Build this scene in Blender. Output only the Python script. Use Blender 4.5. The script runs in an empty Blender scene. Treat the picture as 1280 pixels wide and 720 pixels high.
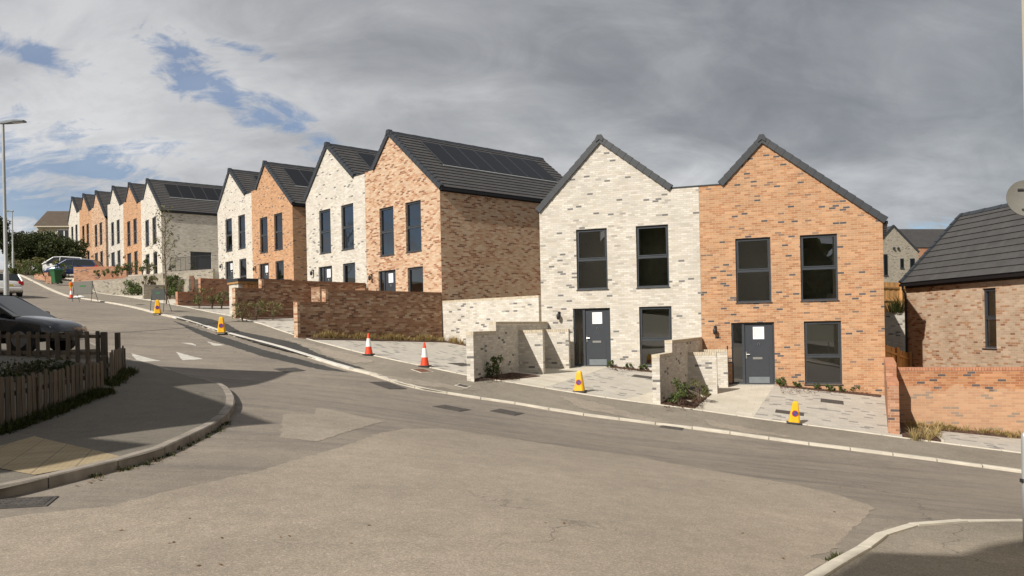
import bpy, bmesh, math, random
import numpy as np
from mathutils import Vector, Matrix, geometry
random.seed(7)
R = math.radians
scene = bpy.context.scene
SUN_ELD = 39.0; SUN_AZD = 41.5   # sun height, and its turn to the left of straight behind the viewer
SUNV = Vector((-math.sin(math.radians(SUN_AZD))*math.cos(math.radians(SUN_ELD)), -math.cos(math.radians(SUN_AZD))*math.cos(math.radians(SUN_ELD)), math.sin(math.radians(SUN_ELD))))
COL = scene.collection

# ------------------------------------------------------------------ camera
F = 998.0; CY = 408.0; ROLL = 0.021
cam_d = bpy.data.cameras.new('camera'); cam = bpy.data.objects.new('camera', cam_d); COL.objects.link(cam)
cam_d.sensor_width = 36; cam_d.lens = F/1280*36; cam_d.shift_y = (CY-360)/1280
cam_d.clip_start = 0.1; cam_d.clip_end = 4000
cam.matrix_world = Matrix.Rotation(R(90), 4, 'X') @ Matrix.Rotation(-ROLL, 4, 'Z')
scene.camera = cam
cr, sr = math.cos(ROLL), math.sin(ROLL)
def ray(px, py):
    "horizontal and vertical slope per metre of depth for a spot in the photograph"
    p = (px-640)/F; q = (CY-py)/F
    return (p*cr+q*sr, q*cr-p*sr)
def pt(px, py, d):
    a, b = ray(px, py); return (a*d, d, b*d)
def yhor(px): return CY-ROLL*(px-640)

# ------------------------------------------------------------------ terrain height field (thin plate spline)
ctrl = []
def cp(px, py, d): ctrl.append(pt(px, py, d))
for a in [(640,720,5.6),(0,700,6.3),(1080,682,8.3),(1250,657,10.0),(0,625,8.0),(100,600,9.0),(200,577,10.0),(293,510,14.7),
          (250,479,19.3),(156,451,23.6),(50,402,31.3),(14,382,35.2),
          (85,371,52.0),(196,393,36.5),(265,412.5,31.4),(350,436,27.07),(428,460,24.0),(452,466,23.3),(514,484.7,22.0),
          (592,498,21.7),(640,505,21.5),(729,519.7,21.1),(819,531,20.67),(912,543,20.06),(990,554,19.7),(1100,568,18.95),(1280,592,18.0),
          (151,371,52.0),(186,376.7,47.5),(221,383,43.5),(245,388,39.8),(295,398.5,34.3),(376,423.3,29.6),(454.5,444,26.7),
          (519,458,25.3),(584,471.8,24.2),(622.8,478,24.2),(678,487,23.95),(800,505.5,23.0),(823,509,22.8),(865,514,22.6),(940,525,22.1),
          (1012,534.5,21.55),(1107.7,547.3,21.0),(1171.6,556,20.6),(1280,569.7,20.0),
          (30,347,64),(60,455,18.0),(155,490,15.6),(5,548,12.3)]:
    cp(*a)
ctrl += [(0,0,-1.75),(0,-12,-1.9),(-12,-2,-1.3),(12,-2,-2.9),(24,8,-4.2),(-22,6,-0.6),(26,18,-4.8),
         (-26,26,1.0),(-34,47.5,2.5),(-42,46,3.4),(-48,72,6.0),(-62,95,8.2),(-46,58,5.0)]
CT = np.array(ctrl)
def _U(r2): return np.where(r2 > 1e-12, 0.5*r2*np.log(np.maximum(r2, 1e-12)), 0)
n_ = len(CT); XY = CT[:, :2]/10.0
K_ = _U(((XY[:, None]-XY[None])**2).sum(-1)) + np.eye(n_)*0.02
Pm = np.hstack([np.ones((n_, 1)), XY])
A_ = np.block([[K_, Pm], [Pm.T, np.zeros((3, 3))]])
W_ = np.linalg.solve(A_, np.concatenate([CT[:, 2], np.zeros(3)]))
def Hn(xs, ys):
    xs = np.clip(np.asarray(xs, float), -62, 30)/10; ys = np.clip(np.asarray(ys, float), -14, 95)/10
    d2 = (xs[:, None]-XY[None, :, 0])**2+(ys[:, None]-XY[None, :, 1])**2
    return _U(d2) @ W_[:n_] + W_[n_] + W_[n_+1]*xs + W_[n_+2]*ys
def H(x, y): return float(Hn([x], [y])[0])
def at(px, py, dz=0.0):
    a, b = ray(px, py)
    ds = np.arange(3.0, 110, 0.1)
    hz = Hn(a*ds, ds)+dz
    k = np.nonzero(b*ds <= hz)[0]
    if len(k) == 0: return Vector((a*90, 90, b*90))
    k = k[0]
    lo, hi = ds[max(k-1, 0)], ds[k]
    for _ in range(20):
        m = (lo+hi)/2
        if b*m <= H(a*m, m)+dz: hi = m
        else: lo = m
    return Vector((a*hi, hi, H(a*hi, hi)+dz))

# ------------------------------------------------------------------ node helpers
def new_mat(name):
    m = bpy.data.materials.new(name); m.use_nodes = True
    nt = m.node_tree; nt.nodes.clear()
    out = nt.nodes.new('ShaderNodeOutputMaterial'); b = nt.nodes.new('ShaderNodeBsdfPrincipled')
    nt.links.new(b.outputs[0], out.inputs[0])
    return m, nt, b
def N(nt, t, **kw):
    n = nt.nodes.new(t)
    for k, v in kw.items():
        if k.startswith('i_'): n.inputs[int(k[2:])].default_value = v
        else: setattr(n, k, v)
    return n
def L(nt, a, b): nt.links.new(a, b)
def M(nt, op, a, b=None, c=None):
    n = nt.nodes.new('ShaderNodeMath'); n.operation = op
    for i, v in enumerate((a, b, c)):
        if v is None: continue
        if isinstance(v, (int, float)): n.inputs[i].default_value = v
        else: nt.links.new(v, n.inputs[i])
    return n.outputs[0]
def ramp(nt, fac, stops, interp='LINEAR'):
    n = nt.nodes.new('ShaderNodeValToRGB'); cr_ = n.color_ramp; cr_.interpolation = interp
    while len(cr_.elements) > 1: cr_.elements.remove(cr_.elements[-1])
    cr_.elements[0].position = stops[0][0]; cr_.elements[0].color = (*stops[0][1], 1)
    for p, c in stops[1:]:
        e = cr_.elements.new(p); e.color = (*c, 1)
    nt.links.new(fac, n.inputs[0]); return n.outputs[0]
def mixc(nt, fac, a, b, mode='MIX'):
    n = nt.nodes.new('ShaderNodeMix'); n.data_type = 'RGBA'; n.blend_type = mode
    for i, v in ((0, fac), (6, a), (7, b)):
        if isinstance(v, (int, float)): n.inputs[i].default_value = v
        elif isinstance(v, tuple): n.inputs[i].default_value = (*v, 1)
        else: nt.links.new(v, n.inputs[i])
    return n.outputs[2]
def noise(nt, vec, scale, detail=4, rough=.55, out=0):
    n = N(nt, 'ShaderNodeTexNoise'); n.inputs['Scale'].default_value = scale
    n.inputs['Detail'].default_value = detail; n.inputs['Roughness'].default_value = rough
    if vec is not None: L(nt, vec, n.inputs['Vector'])
    return n.outputs[out]
def bump(nt, b, h, strength=.5, dist=.01):
    n = N(nt, 'ShaderNodeBump'); n.inputs['Strength'].default_value = strength; n.inputs['Distance'].default_value = dist
    L(nt, h, n.inputs['Height']); L(nt, n.outputs[0], b.inputs['Normal'])

def brick_mat(name, stops, mortar, bw=.225, bh=.075, joint=.011, pair=.35, rough=.88, stain=None, bond=.5, blotch=.12, vary=.13, efflo=None):
    m, nt, b = new_mat(name)
    uv = N(nt, 'ShaderNodeUVMap', uv_map='UVMap').outputs[0]
    sp = N(nt, 'ShaderNodeSeparateXYZ'); L(nt, uv, sp.inputs[0])
    u, v = sp.outputs[0], sp.outputs[1]
    vr = M(nt, 'DIVIDE', v, bh); row = M(nt, 'FLOOR', vr)
    off = M(nt, 'MULTIPLY', M(nt, 'MODULO', M(nt, 'ADD', row, 1000), 2), bond)
    uu = M(nt, 'ADD', M(nt, 'DIVIDE', u, bw), off)
    col = M(nt, 'FLOOR', uu); fu = M(nt, 'FRACT', uu); fv = M(nt, 'FRACT', vr)
    def wn(a, bb, s):
        c = N(nt, 'ShaderNodeCombineXYZ'); L(nt, a, c.inputs[0]); L(nt, bb, c.inputs[1]); c.inputs[2].default_value = s
        w = N(nt, 'ShaderNodeTexWhiteNoise', noise_dimensions='3D'); L(nt, c.outputs[0], w.inputs[0]); return w.outputs[0]
    r1 = wn(col, row, 3.1)
    r2 = wn(M(nt, 'FLOOR', M(nt, 'MULTIPLY', uu, .5)), row, 9.7)
    pick = M(nt, 'LESS_THAN', wn(col, row, 5.5), pair)
    rr = M(nt, 'ADD', M(nt, 'MULTIPLY', r2, pick), M(nt, 'MULTIPLY', r1, M(nt, 'SUBTRACT', 1, pick)))
    c = ramp(nt, rr, stops, 'CONSTANT')
    # each brick a little lighter or darker, plus fine grain
    c = mixc(nt, 1.0, c, ramp(nt, wn(col, row, 8.8), [(0, (1-vary,)*3), (1, (1+vary*.75,)*3)]), 'MULTIPLY')
    big = noise(nt, uv, .9, 5, .6)
    c = mixc(nt, 1.0, c, ramp(nt, big, [(.3, (1-blotch,)*3), (.7, (1+blotch*.5,)*3)]), 'MULTIPLY')
    fine = noise(nt, uv, 60, 3, .6)
    c = mixc(nt, 1.0, c, ramp(nt, fine, [(.3, (.86,)*3), (.7, (1.08,)*3)]), 'MULTIPLY')
    ju, jv = joint/bw, joint/bh
    mm = M(nt, 'MAXIMUM', M(nt, 'LESS_THAN', fu, ju), M(nt, 'LESS_THAN', fv, jv))
    c = mixc(nt, mm, c, mortar)
    if stain:
        st = noise(nt, uv, .55, 4, .6)
        c = mixc(nt, ramp(nt, st, [(.45, (0,0,0)), (.6, (.75,.75,.75))]), c, stain)
    if efflo:   # pale salts on the courses below a line that wanders along the wall
        ln = M(nt, 'ADD', v, M(nt, 'MULTIPLY', M(nt, 'SUBTRACT', noise(nt, uv, 1.6, 6, .7), .5), 1.1))
        c = mixc(nt, ramp(nt, M(nt, 'SUBTRACT', efflo, ln), [(.0, (0,0,0)), (.10, (.42,.42,.42))]), c, (.60,.43,.29))
    L(nt, c, b.inputs['Base Color']); b.inputs['Roughness'].default_value = rough
    b.inputs['Specular IOR Level'].default_value = .25
    hgt = M(nt, 'ADD', M(nt, 'MULTIPLY', M(nt, 'SUBTRACT', 1, mm), 1.0), M(nt, 'MULTIPLY', fine, .35))
    hgt = M(nt, 'ADD', hgt, M(nt, 'MULTIPLY', r1, .3))
    bump(nt, b, hgt, .55, .006)
    return m

def plain(name, col, rough=.6, metal=0, spec=.5, var=.0, scale=6, bumps=0, coat=0):
    m, nt, b = new_mat(name)
    b.inputs['Roughness'].default_value = rough; b.inputs['Metallic'].default_value = metal
    b.inputs['Specular IOR Level'].default_value = spec
    b.inputs['Coat Weight'].default_value = coat; b.inputs['Coat Roughness'].default_value = .05
    tc = N(nt, 'ShaderNodeTexCoord').outputs['Object']
    f = noise(nt, tc, scale, 6, .6)
    lo = tuple(x*(1-var) for x in col); hi = tuple(min(1, x*(1+var)) for x in col)
    L(nt, ramp(nt, f, [(.3, lo), (.7, hi)]), b.inputs['Base Color'])
    if bumps: bump(nt, b, noise(nt, tc, scale*8, 4, .6), bumps, .01)
    return m

MT = {}
MT['cream'] = brick_mat('cream_brick', [(0,(.635,.59,.515)),(.22,(.605,.56,.485)),(.45,(.66,.615,.545)),(.68,(.575,.52,.435)),(.84,(.62,.57,.49)),(.95,(.42,.385,.34)),(.97,(.19,.185,.18))], (.50,.455,.385), pair=.12)
MT['orange'] = brick_mat('orange_brick', [(0,(.51,.285,.152)),(.2,(.475,.25,.127)),(.42,(.545,.315,.175)),(.64,(.43,.21,.105)),(.8,(.50,.29,.165)),(.93,(.26,.165,.115)),(.96,(.11,.095,.095))], (.53,.39,.265), pair=.1)
MT['buff'] = brick_mat('buff_multi_brick', [(0,(.57,.405,.275)),(.22,(.52,.35,.225)),(.42,(.60,.45,.32)),(.58,(.47,.265,.155)),(.74,(.34,.155,.085)),(.86,(.54,.35,.22)),(.94,(.23,.115,.075))], (.54,.41,.29), pair=.1, blotch=.06, vary=.08)
MT['pinkbuff'] = brick_mat('pink_buff_brick', [(0,(.53,.39,.27)),(.25,(.49,.35,.235)),(.5,(.56,.42,.30)),(.70,(.42,.23,.13)),(.86,(.51,.36,.245)),(.96,(.28,.14,.085))], (.55,.43,.32), pair=.15)
MT['brown'] = brick_mat('shaded_buff_multi_brick', [(0,(.39,.235,.15)),(.2,(.31,.17,.10)),(.4,(.46,.31,.205)),(.55,(.26,.13,.075)),(.7,(.36,.205,.125)),(.82,(.50,.37,.26)),(.93,(.17,.09,.06))], (.32,.225,.16), pair=.15, blotch=.1)  # same buff brick, darkened in its colour for wall faces in shade
MT['redbrick'] = brick_mat('red_orange_brick', [(0,(.47,.25,.155)),(.25,(.42,.21,.12)),(.5,(.51,.285,.18)),(.75,(.37,.175,.10)),(.94,(.13,.095,.09))], (.50,.35,.25), stain=(.38,.16,.082), pair=.15)
MT['saltbrick'] = brick_mat('salt_stained_red_brick', [(0,(.48,.225,.105)),(.25,(.43,.185,.085)),(.5,(.51,.255,.13)),(.75,(.39,.16,.075)),(.94,(.12,.095,.09))], (.46,.31,.20), pair=.1, efflo=1.15)
MT['greybrick'] = brick_mat('grey_cream_brick', [(0,(.36,.32,.255)),(.3,(.32,.28,.22)),(.6,(.39,.345,.275)),(.87,(.25,.22,.175)),(.95,(.12,.115,.11))], (.40,.36,.29), pair=.15)
MT['paver'] = brick_mat('block_paving', [(0,(.50,.46,.395)),(.3,(.525,.485,.42)),(.55,(.485,.445,.38)),(.8,(.47,.43,.37)),(.91,(.27,.255,.235))], (.42,.385,.325), bw=.24, bh=.16, joint=.008, pair=.35, rough=.9, vary=.05, blotch=.07)
MT['slab'] = brick_mat('path_slabs', [(0,(.60,.545,.445)),(.4,(.62,.565,.465)),(.8,(.58,.525,.425))], (.47,.42,.34), bw=.45, bh=.45, joint=.01, pair=0, rough=.9, vary=.03)
MT['frame'] = plain('anthracite_frame', (.046,.052,.060), .38, var=.08)
MT['door'] = plain('anthracite_door', (.042,.047,.056), .42, var=.06)
MT['verge'] = plain('verge_cap', (.034,.038,.043), .5, var=.15, scale=3)
MT['gutter'] = plain('black_gutter', (.012,.012,.014), .4)
MT['steel'] = plain('brushed_steel', (.55,.54,.52), .35, metal=.9)
MT['paper'] = plain('paper', (.86,.86,.86), .7, var=.02)
MT['ink'] = plain('ink', (.22,.22,.24), .8)
MT['blackp'] = plain('black_plastic', (.02,.02,.022), .5)
MT['greyp'] = plain('grey_plastic', (.16,.18,.19), .5, var=.1)
MT['plaster'] = plain('plaster', (.80,.75,.62), .9, var=.05, scale=1)
MT['kerb'] = plain('kerb_concrete', (.56,.51,.42), .9, var=.14, scale=3, bumps=.3)
MT['kerbnew'] = plain('fresh_kerb_concrete', (.60,.57,.51), .9, var=.12, scale=3, bumps=.3)
MT['kerbold'] = plain('weathered_kerb', (.26,.225,.185), .92, var=.35, scale=2.2, bumps=.5)
MT['mulch'] = plain('bark_mulch', (.085,.045,.027), .95, var=.7, scale=14, bumps=1)
MT['soil'] = plain('soil_and_grass', (.14,.125,.075), .95, var=.45, scale=1.2, bumps=.6)
MT['iron'] = plain('cast_iron', (.085,.075,.066), .7, metal=.2, var=.35, scale=9, bumps=.6)
MT['galv'] = plain('galvanised_pole', (.42,.43,.42), .45, metal=.35, var=.12, scale=1.5)
MT['white'] = plain('worn_white_paint', (.50,.47,.41), .85, var=.22, scale=5)
MT['silver'] = plain('silver_car_paint', (.42,.42,.40), .3, metal=.4, coat=.8, var=.03)
MT['whitecar'] = plain('white_car_paint', (.72,.72,.70), .3, coat=.8, var=.02)
MT['bluecar'] = plain('blue_car_paint', (.012,.025,.085), .25, metal=.3, coat=1)
MT['blackcar'] = plain('black_car_paint', (.008,.008,.009), .25, metal=.2, coat=1)
MT['tyre'] = plain('tyre_rubber', (.018,.018,.018), .85)
MT['rim'] = plain('alloy', (.4,.4,.41), .35, metal=.8)
MT['carglass'] = plain('car_glass', (.012,.015,.015), .04, spec=.8)
MT['redlens'] = plain('red_lens', (.45,.015,.012), .2)
MT['clearlens'] = plain('clear_lens', (.55,.56,.58), .12)
MT['plate'] = plain('number_plate', (.62,.48,.06), .4)
MT['conered'] = plain('cone_orange_red', (.72,.062,.014), .5, var=.1)
MT['conewhite'] = plain('cone_white_sleeve', (.78,.78,.77), .4, var=.04)
MT['coneyel'] = plain('cone_yellow', (.80,.42,.006), .5, var=.08)
MT['rubber'] = plain('cone_base_rubber', (.05,.047,.043), .9, var=.2)
MT['discblue'] = plain('sign_blue', (.022,.055,.22), .5)
MT['discred'] = plain('sign_red', (.42,.02,.02), .5)
MT['bingreen'] = plain('bin_green', (.018,.10,.035), .45, var=.08)
MT['signgrey'] = plain('sign_back_grey', (.15,.14,.12), .6, var=.1)
MT['signdark'] = plain('sign_dark', (.05,.055,.05), .6, var=.1)
MT['signgreen'] = plain('sign_green', (.03,.14,.04), .6)
MT['lamporange'] = plain('lamp_orange', (.75,.16,.01), .35)
MT['floorboard'] = plain('pale_floor', (.80,.72,.56), .6, var=.06, scale=3)
MT['render'] = plain('cream_render', (.52,.47,.36), .9, var=.06, scale=2)
MT['bark'] = plain('bark', (.14,.10,.07), .9, var=.3, scale=10, bumps=.6)
MT['sandbag'] = plain('sandbag_white', (.7,.7,.68), .9, var=.08, scale=8, bumps=.4)
MT['dish'] = plain('dish_grey', (.15,.145,.13), .55, var=.06)
MT['terracotta'] = plain('gate_brown', (.16,.07,.04), .8, var=.2)

def wood_mat(name, col, var=.35, dirty=True):
    m, nt, b = new_mat(name)
    tc = N(nt, 'ShaderNodeTexCoord').outputs['Object']
    mp = N(nt, 'ShaderNodeMapping'); mp.inputs['Scale'].default_value = (9, 9, .8); L(nt, tc, mp.inputs[0])
    f = noise(nt, mp.outputs[0], 3, 8, .65)
    lo = tuple(x*(1-var) for x in col); hi = tuple(min(1, x*(1+var)) for x in col)
    c = ramp(nt, f, [(.3, lo), (.7, hi)])
    oi = N(nt, 'ShaderNodeObjectInfo')
    c = mixc(nt, 1, c, ramp(nt, oi.outputs['Random'], [(0, (.7,.7,.7)), (1, (1.25,1.2,1.15))]), 'MULTIPLY')
    L(nt, c, b.inputs['Base Color']); b.inputs['Roughness'].default_value = .9
    bump(nt, b, f, .6, .008); return m
MT['picket'] = wood_mat('weathered_picket_wood', (.135,.108,.078))
MT['timber'] = wood_mat('fresh_timber', (.50,.28,.105), .2)

def asphalt(name, col, speck=.5, streak=False, scale=1.0, patch=.16):
    m, nt, b = new_mat(name)
    tc = N(nt, 'ShaderNodeTexCoord').outputs['Object']
    g = N(nt, 'ShaderNodeTexVoronoi'); g.inputs['Scale'].default_value = 75*scale; L(nt, tc, g.inputs['Vector'])
    big = noise(nt, tc, .33, 7, .62); mid = noise(nt, tc, 3.5, 7, .7); fine = noise(nt, tc, 45, 4, .75)
    c = ramp(nt, big, [(.28, tuple(x*(1-patch) for x in col)), (.72, tuple(x*(1+patch*.8) for x in col))])
    c = mixc(nt, 1, c, ramp(nt, mid, [(.3, (.87,.87,.87)), (.7, (1.1,1.1,1.1))]), 'MULTIPLY')
    c = mixc(nt, 1, c, ramp(nt, fine, [(.3, (1-.55*speck,)*3), (.7, (1+.5*speck,)*3)]), 'MULTIPLY')
    sc = N(nt, 'ShaderNodeSeparateColor'); L(nt, g.outputs['Color'], sc.inputs[0])
    c = mixc(nt, 1, c, ramp(nt, sc.outputs[0], [(0, (1-.6*speck,)*3), (.5, (1,1,1)), (.93, (1+.5*speck,)*3), (1, (1+1.5*speck,)*3)]), 'MULTIPLY')
    if streak:   # long rubbed-in tyre and drag marks that follow the road
        mp = N(nt, 'ShaderNodeMapping'); mp.inputs['Rotation'].default_value = (0, 0, R(20)); mp.inputs['Scale'].default_value = (.10, 1.6, 1)
        L(nt, tc, mp.inputs[0])
        st = noise(nt, mp.outputs[0], 1.2, 6, .65)
        c = mixc(nt, 1, c, ramp(nt, st, [(.3, (.76,.765,.78)), (.5, (1,1,1)), (.72, (1.14,1.12,1.09))]), 'MULTIPLY')
    dirt = noise(nt, tc, 1.1, 9, .75)
    c = mixc(nt, ramp(nt, dirt, [(.60, (0,0,0)), (.75, (.35,.35,.35))]), c, tuple(min(1, x*1.35+.01) for x in col))
    crk = N(nt, 'ShaderNodeTexVoronoi', feature='DISTANCE_TO_EDGE'); crk.inputs['Scale'].default_value = .22
    wv = N(nt, 'ShaderNodeVectorMath', operation='ADD'); L(nt, tc, wv.inputs[0])
    nz = N(nt, 'ShaderNodeTexNoise'); nz.inputs['Scale'].default_value = 1.3; nz.inputs['Detail'].default_value = 6; L(nt, tc, nz.inputs[0])
    sv = N(nt, 'ShaderNodeVectorMath', operation='SCALE'); sv.inputs['Scale'].default_value = 1.1; L(nt, nz.outputs[1], sv.inputs[0]); L(nt, sv.outputs[0], wv.inputs[1])
    L(nt, wv.outputs[0], crk.inputs['Vector'])
    ck = M(nt, 'MULTIPLY', M(nt, 'LESS_THAN', crk.outputs[0], .0025), ramp(nt, noise(nt, tc, .25, 2), [(.52, (0,0,0)), (.6, (1,1,1))]))
    c = mixc(nt, M(nt, 'MULTIPLY', ck, .55), c, tuple(x*.35 for x in col))
    L(nt, c, b.inputs['Base Color']); b.inputs['Roughness'].default_value = .9; b.inputs['Specular IOR Level'].default_value = .3
    hh = M(nt, 'ADD', M(nt, 'MULTIPLY', g.outputs[0], .6), M(nt, 'MULTIPLY', fine, 1))
    bump(nt, b, hh, .5, .004); return m
MT['asph'] = asphalt('road_asphalt', (.236,.203,.165), .25, True)
MT['asphc'] = asphalt('coarse_road_asphalt', (.312,.262,.205), .36, False, 1.25)
MT['asphf'] = asphalt('footway_asphalt', (.245,.212,.168), .4, False, 1.2, .22)
MT['asphd'] = asphalt('fresh_dark_asphalt', (.058,.055,.050), .4, False, 1.2)
MT['asphl'] = asphalt('worn_pale_asphalt', (.305,.26,.205), .35, False, 1)
MT['asphi'] = asphalt('corner_footway_asphalt', (.165,.146,.117), .3, False, 1.2)

def tactile():
    m, nt, b = new_mat('buff_tactile_paving')
    uv = N(nt, 'ShaderNodeUVMap', uv_map='UVMap').outputs[0]
    sp = N(nt, 'ShaderNodeSeparateXYZ'); L(nt, uv, sp.inputs[0])
    def cell(x, s): return M(nt, 'SUBTRACT', M(nt, 'FRACT', M(nt, 'DIVIDE', x, s)), .5)
    a, c_ = cell(sp.outputs[0], .067), cell(sp.outputs[1], .067)
    d = M(nt, 'SQRT', M(nt, 'ADD', M(nt, 'MULTIPLY', a, a), M(nt, 'MULTIPLY', c_, c_)))
    dome = M(nt, 'LESS_THAN', d, .27)
    ja = M(nt, 'ABSOLUTE', cell(sp.outputs[0], .4)); jb = M(nt, 'ABSOLUTE', cell(sp.outputs[1], .4))
    j = M(nt, 'MAXIMUM', M(nt, 'GREATER_THAN', ja, .488), M(nt, 'GREATER_THAN', jb, .488))
    c = ramp(nt, noise(nt, uv, 2, 6, .6), [(.3, (.27,.205,.11)), (.7, (.38,.295,.17))])
    c = mixc(nt, j, c, (.14,.11,.07)); c = mixc(nt, M(nt, 'MULTIPLY', dome, .5), c, (.40,.33,.23))
    L(nt, c, b.inputs['Base Color']); b.inputs['Roughness'].default_value = .9
    bump(nt, b, M(nt, 'SUBTRACT', dome, j), .8, .006); return m
MT['tactile'] = tactile()

def tile_mat(name, col, tw=.3, lh=.3):
    m, nt, b = new_mat(name)
    uv = N(nt, 'ShaderNodeUVMap', uv_map='UVMap').outputs[0]
    sp = N(nt, 'ShaderNodeSeparateXYZ'); L(nt, uv, sp.inputs[0])
    row = M(nt, 'FLOOR', M(nt, 'DIVIDE', sp.outputs[1], lh))
    uu = M(nt, 'ADD', M(nt, 'DIVIDE', sp.outputs[0], tw), M(nt, 'MULTIPLY', M(nt, 'MODULO', M(nt, 'ADD', row, 1000), 2), .5))
    cc = N(nt, 'ShaderNodeCombineXYZ'); L(nt, M(nt, 'FLOOR', uu), cc.inputs[0]); L(nt, row, cc.inputs[1])
    w = N(nt, 'ShaderNodeTexWhiteNoise', noise_dimensions='3D'); L(nt, cc.outputs[0], w.inputs[0])
    c = ramp(nt, w.outputs[0], [(0, tuple(x*.90 for x in col)), (1, tuple(x*1.09 for x in col))])
    c = mixc(nt, 1, c, ramp(nt, noise(nt, uv, 1.3, 6, .65), [(.3, (.85,.85,.85)), (.7, (1.12,1.1,1.08))]), 'MULTIPLY')
    j = M(nt, 'LESS_THAN', M(nt, 'FRACT', uu), .03)
    c = mixc(nt, M(nt, 'MULTIPLY', j, .7), c, tuple(x*.3 for x in col))
    L(nt, c, b.inputs['Base Color']); b.inputs['Roughness'].default_value = .62
    bump(nt, b, M(nt, 'ADD', M(nt, 'SUBTRACT', 1, j), M(nt, 'MULTIPLY', w.outputs[0], .3)), .5, .006); return m
MT['tile'] = tile_mat('dark_grey_tile', (.068,.064,.061))
MT['oldtile'] = tile_mat('old_brown_tile', (.10,.075,.052), .25, .25)
def solar():
    m, nt, b = new_mat('solar_panel_glass')
    uv = N(nt, 'ShaderNodeUVMap', uv_map='UVMap').outputs[0]
    sp = N(nt, 'ShaderNodeSeparateXYZ'); L(nt, uv, sp.inputs[0])
    j = M(nt, 'MAXIMUM', M(nt, 'LESS_THAN', M(nt, 'FRACT', M(nt, 'DIVIDE', sp.outputs[0], .17)), .035), M(nt, 'LESS_THAN', M(nt, 'FRACT', M(nt, 'DIVIDE', sp.outputs[1], .17)), .035))
    L(nt, mixc(nt, M(nt, 'MULTIPLY', j, .5), (.010,.010,.011), (.03,.03,.031)), b.inputs['Base Color']); b.inputs['Roughness'].default_value = .45; b.inputs['Specular IOR Level'].default_value = .25; return m
MT['solar'] = solar()

def glass_mat():
    m = bpy.data.materials.new('window_glass'); m.use_nodes = True; nt = m.node_tree; nt.nodes.clear()
    out = N(nt, 'ShaderNodeOutputMaterial'); mx = N(nt, 'ShaderNodeMixShader')
    tr = N(nt, 'ShaderNodeBsdfTransparent'); tr.inputs[0].default_value = (.86,.89,.83,1)
    gl = N(nt, 'ShaderNodeBsdfGlossy'); gl.inputs['Roughness'].default_value = .01; gl.inputs[0].default_value = (.95,.97,1,1)
    fr = N(nt, 'ShaderNodeFresnel'); fr.inputs[0].default_value = 2.55
    tc = N(nt, 'ShaderNodeTexCoord').outputs['Object']
    bm_ = N(nt, 'ShaderNodeBump'); bm_.inputs['Strength'].default_value = .04; bm_.inputs['Distance'].default_value = .02
    L(nt, noise(nt, tc, 1.1, 1), bm_.inputs['Height']); L(nt, bm_.outputs[0], gl.inputs['Normal']); 
    L(nt, fr.outputs[0], mx.inputs[0]); L(nt, tr.outputs[0], mx.inputs[1]); L(nt, gl.outputs[0], mx.inputs[2]); L(nt, mx.outputs[0], out.inputs[0])
    return m
MT['glass'] = glass_mat()

def leaf_mat(name, c1, c2, c3):
    m, nt, b = new_mat(name)
    at_ = N(nt, 'ShaderNodeAttribute', attribute_name='tint')
    c = ramp(nt, at_.outputs['Fac'], [(0, c1), (.5, c2), (1, c3)])
    L(nt, c, b.inputs['Base Color']); b.inputs['Roughness'].default_value = .6
    b.inputs['Specular IOR Level'].default_value = .3
    out = [n for n in nt.nodes if n.type == 'OUTPUT_MATERIAL'][0]
    tl = N(nt, 'ShaderNodeBsdfTranslucent'); L(nt, c, tl.inputs[0]); mx = N(nt, 'ShaderNodeMixShader'); mx.inputs[0].default_value = .3
    L(nt, b.outputs[0], mx.inputs[1]); L(nt, tl.outputs[0], mx.inputs[2]); L(nt, mx.outputs[0], out.inputs[0])
    return m
MT['leaf'] = leaf_mat('green_leaves', (.05,.085,.02), (.10,.14,.04), (.17,.19,.07))
MT['leafd'] = leaf_mat('dark_hedge_leaves', (.02,.032,.010), (.045,.06,.018), (.10,.105,.032))
MT['leafo'] = leaf_mat('olive_leaves', (.09,.10,.035), (.16,.16,.06), (.24,.21,.09))
MT['straw'] = leaf_mat('straw_grass', (.34,.22,.09), (.50,.37,.17), (.22,.21,.08))
MT['grass'] = leaf_mat('verge_grass', (.025,.035,.008), (.05,.065,.014), (.09,.085,.025))
MT['deadleaf'] = leaf_mat('dead_leaves', (.16,.08,.03), (.24,.13,.05), (.10,.06,.03))

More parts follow.
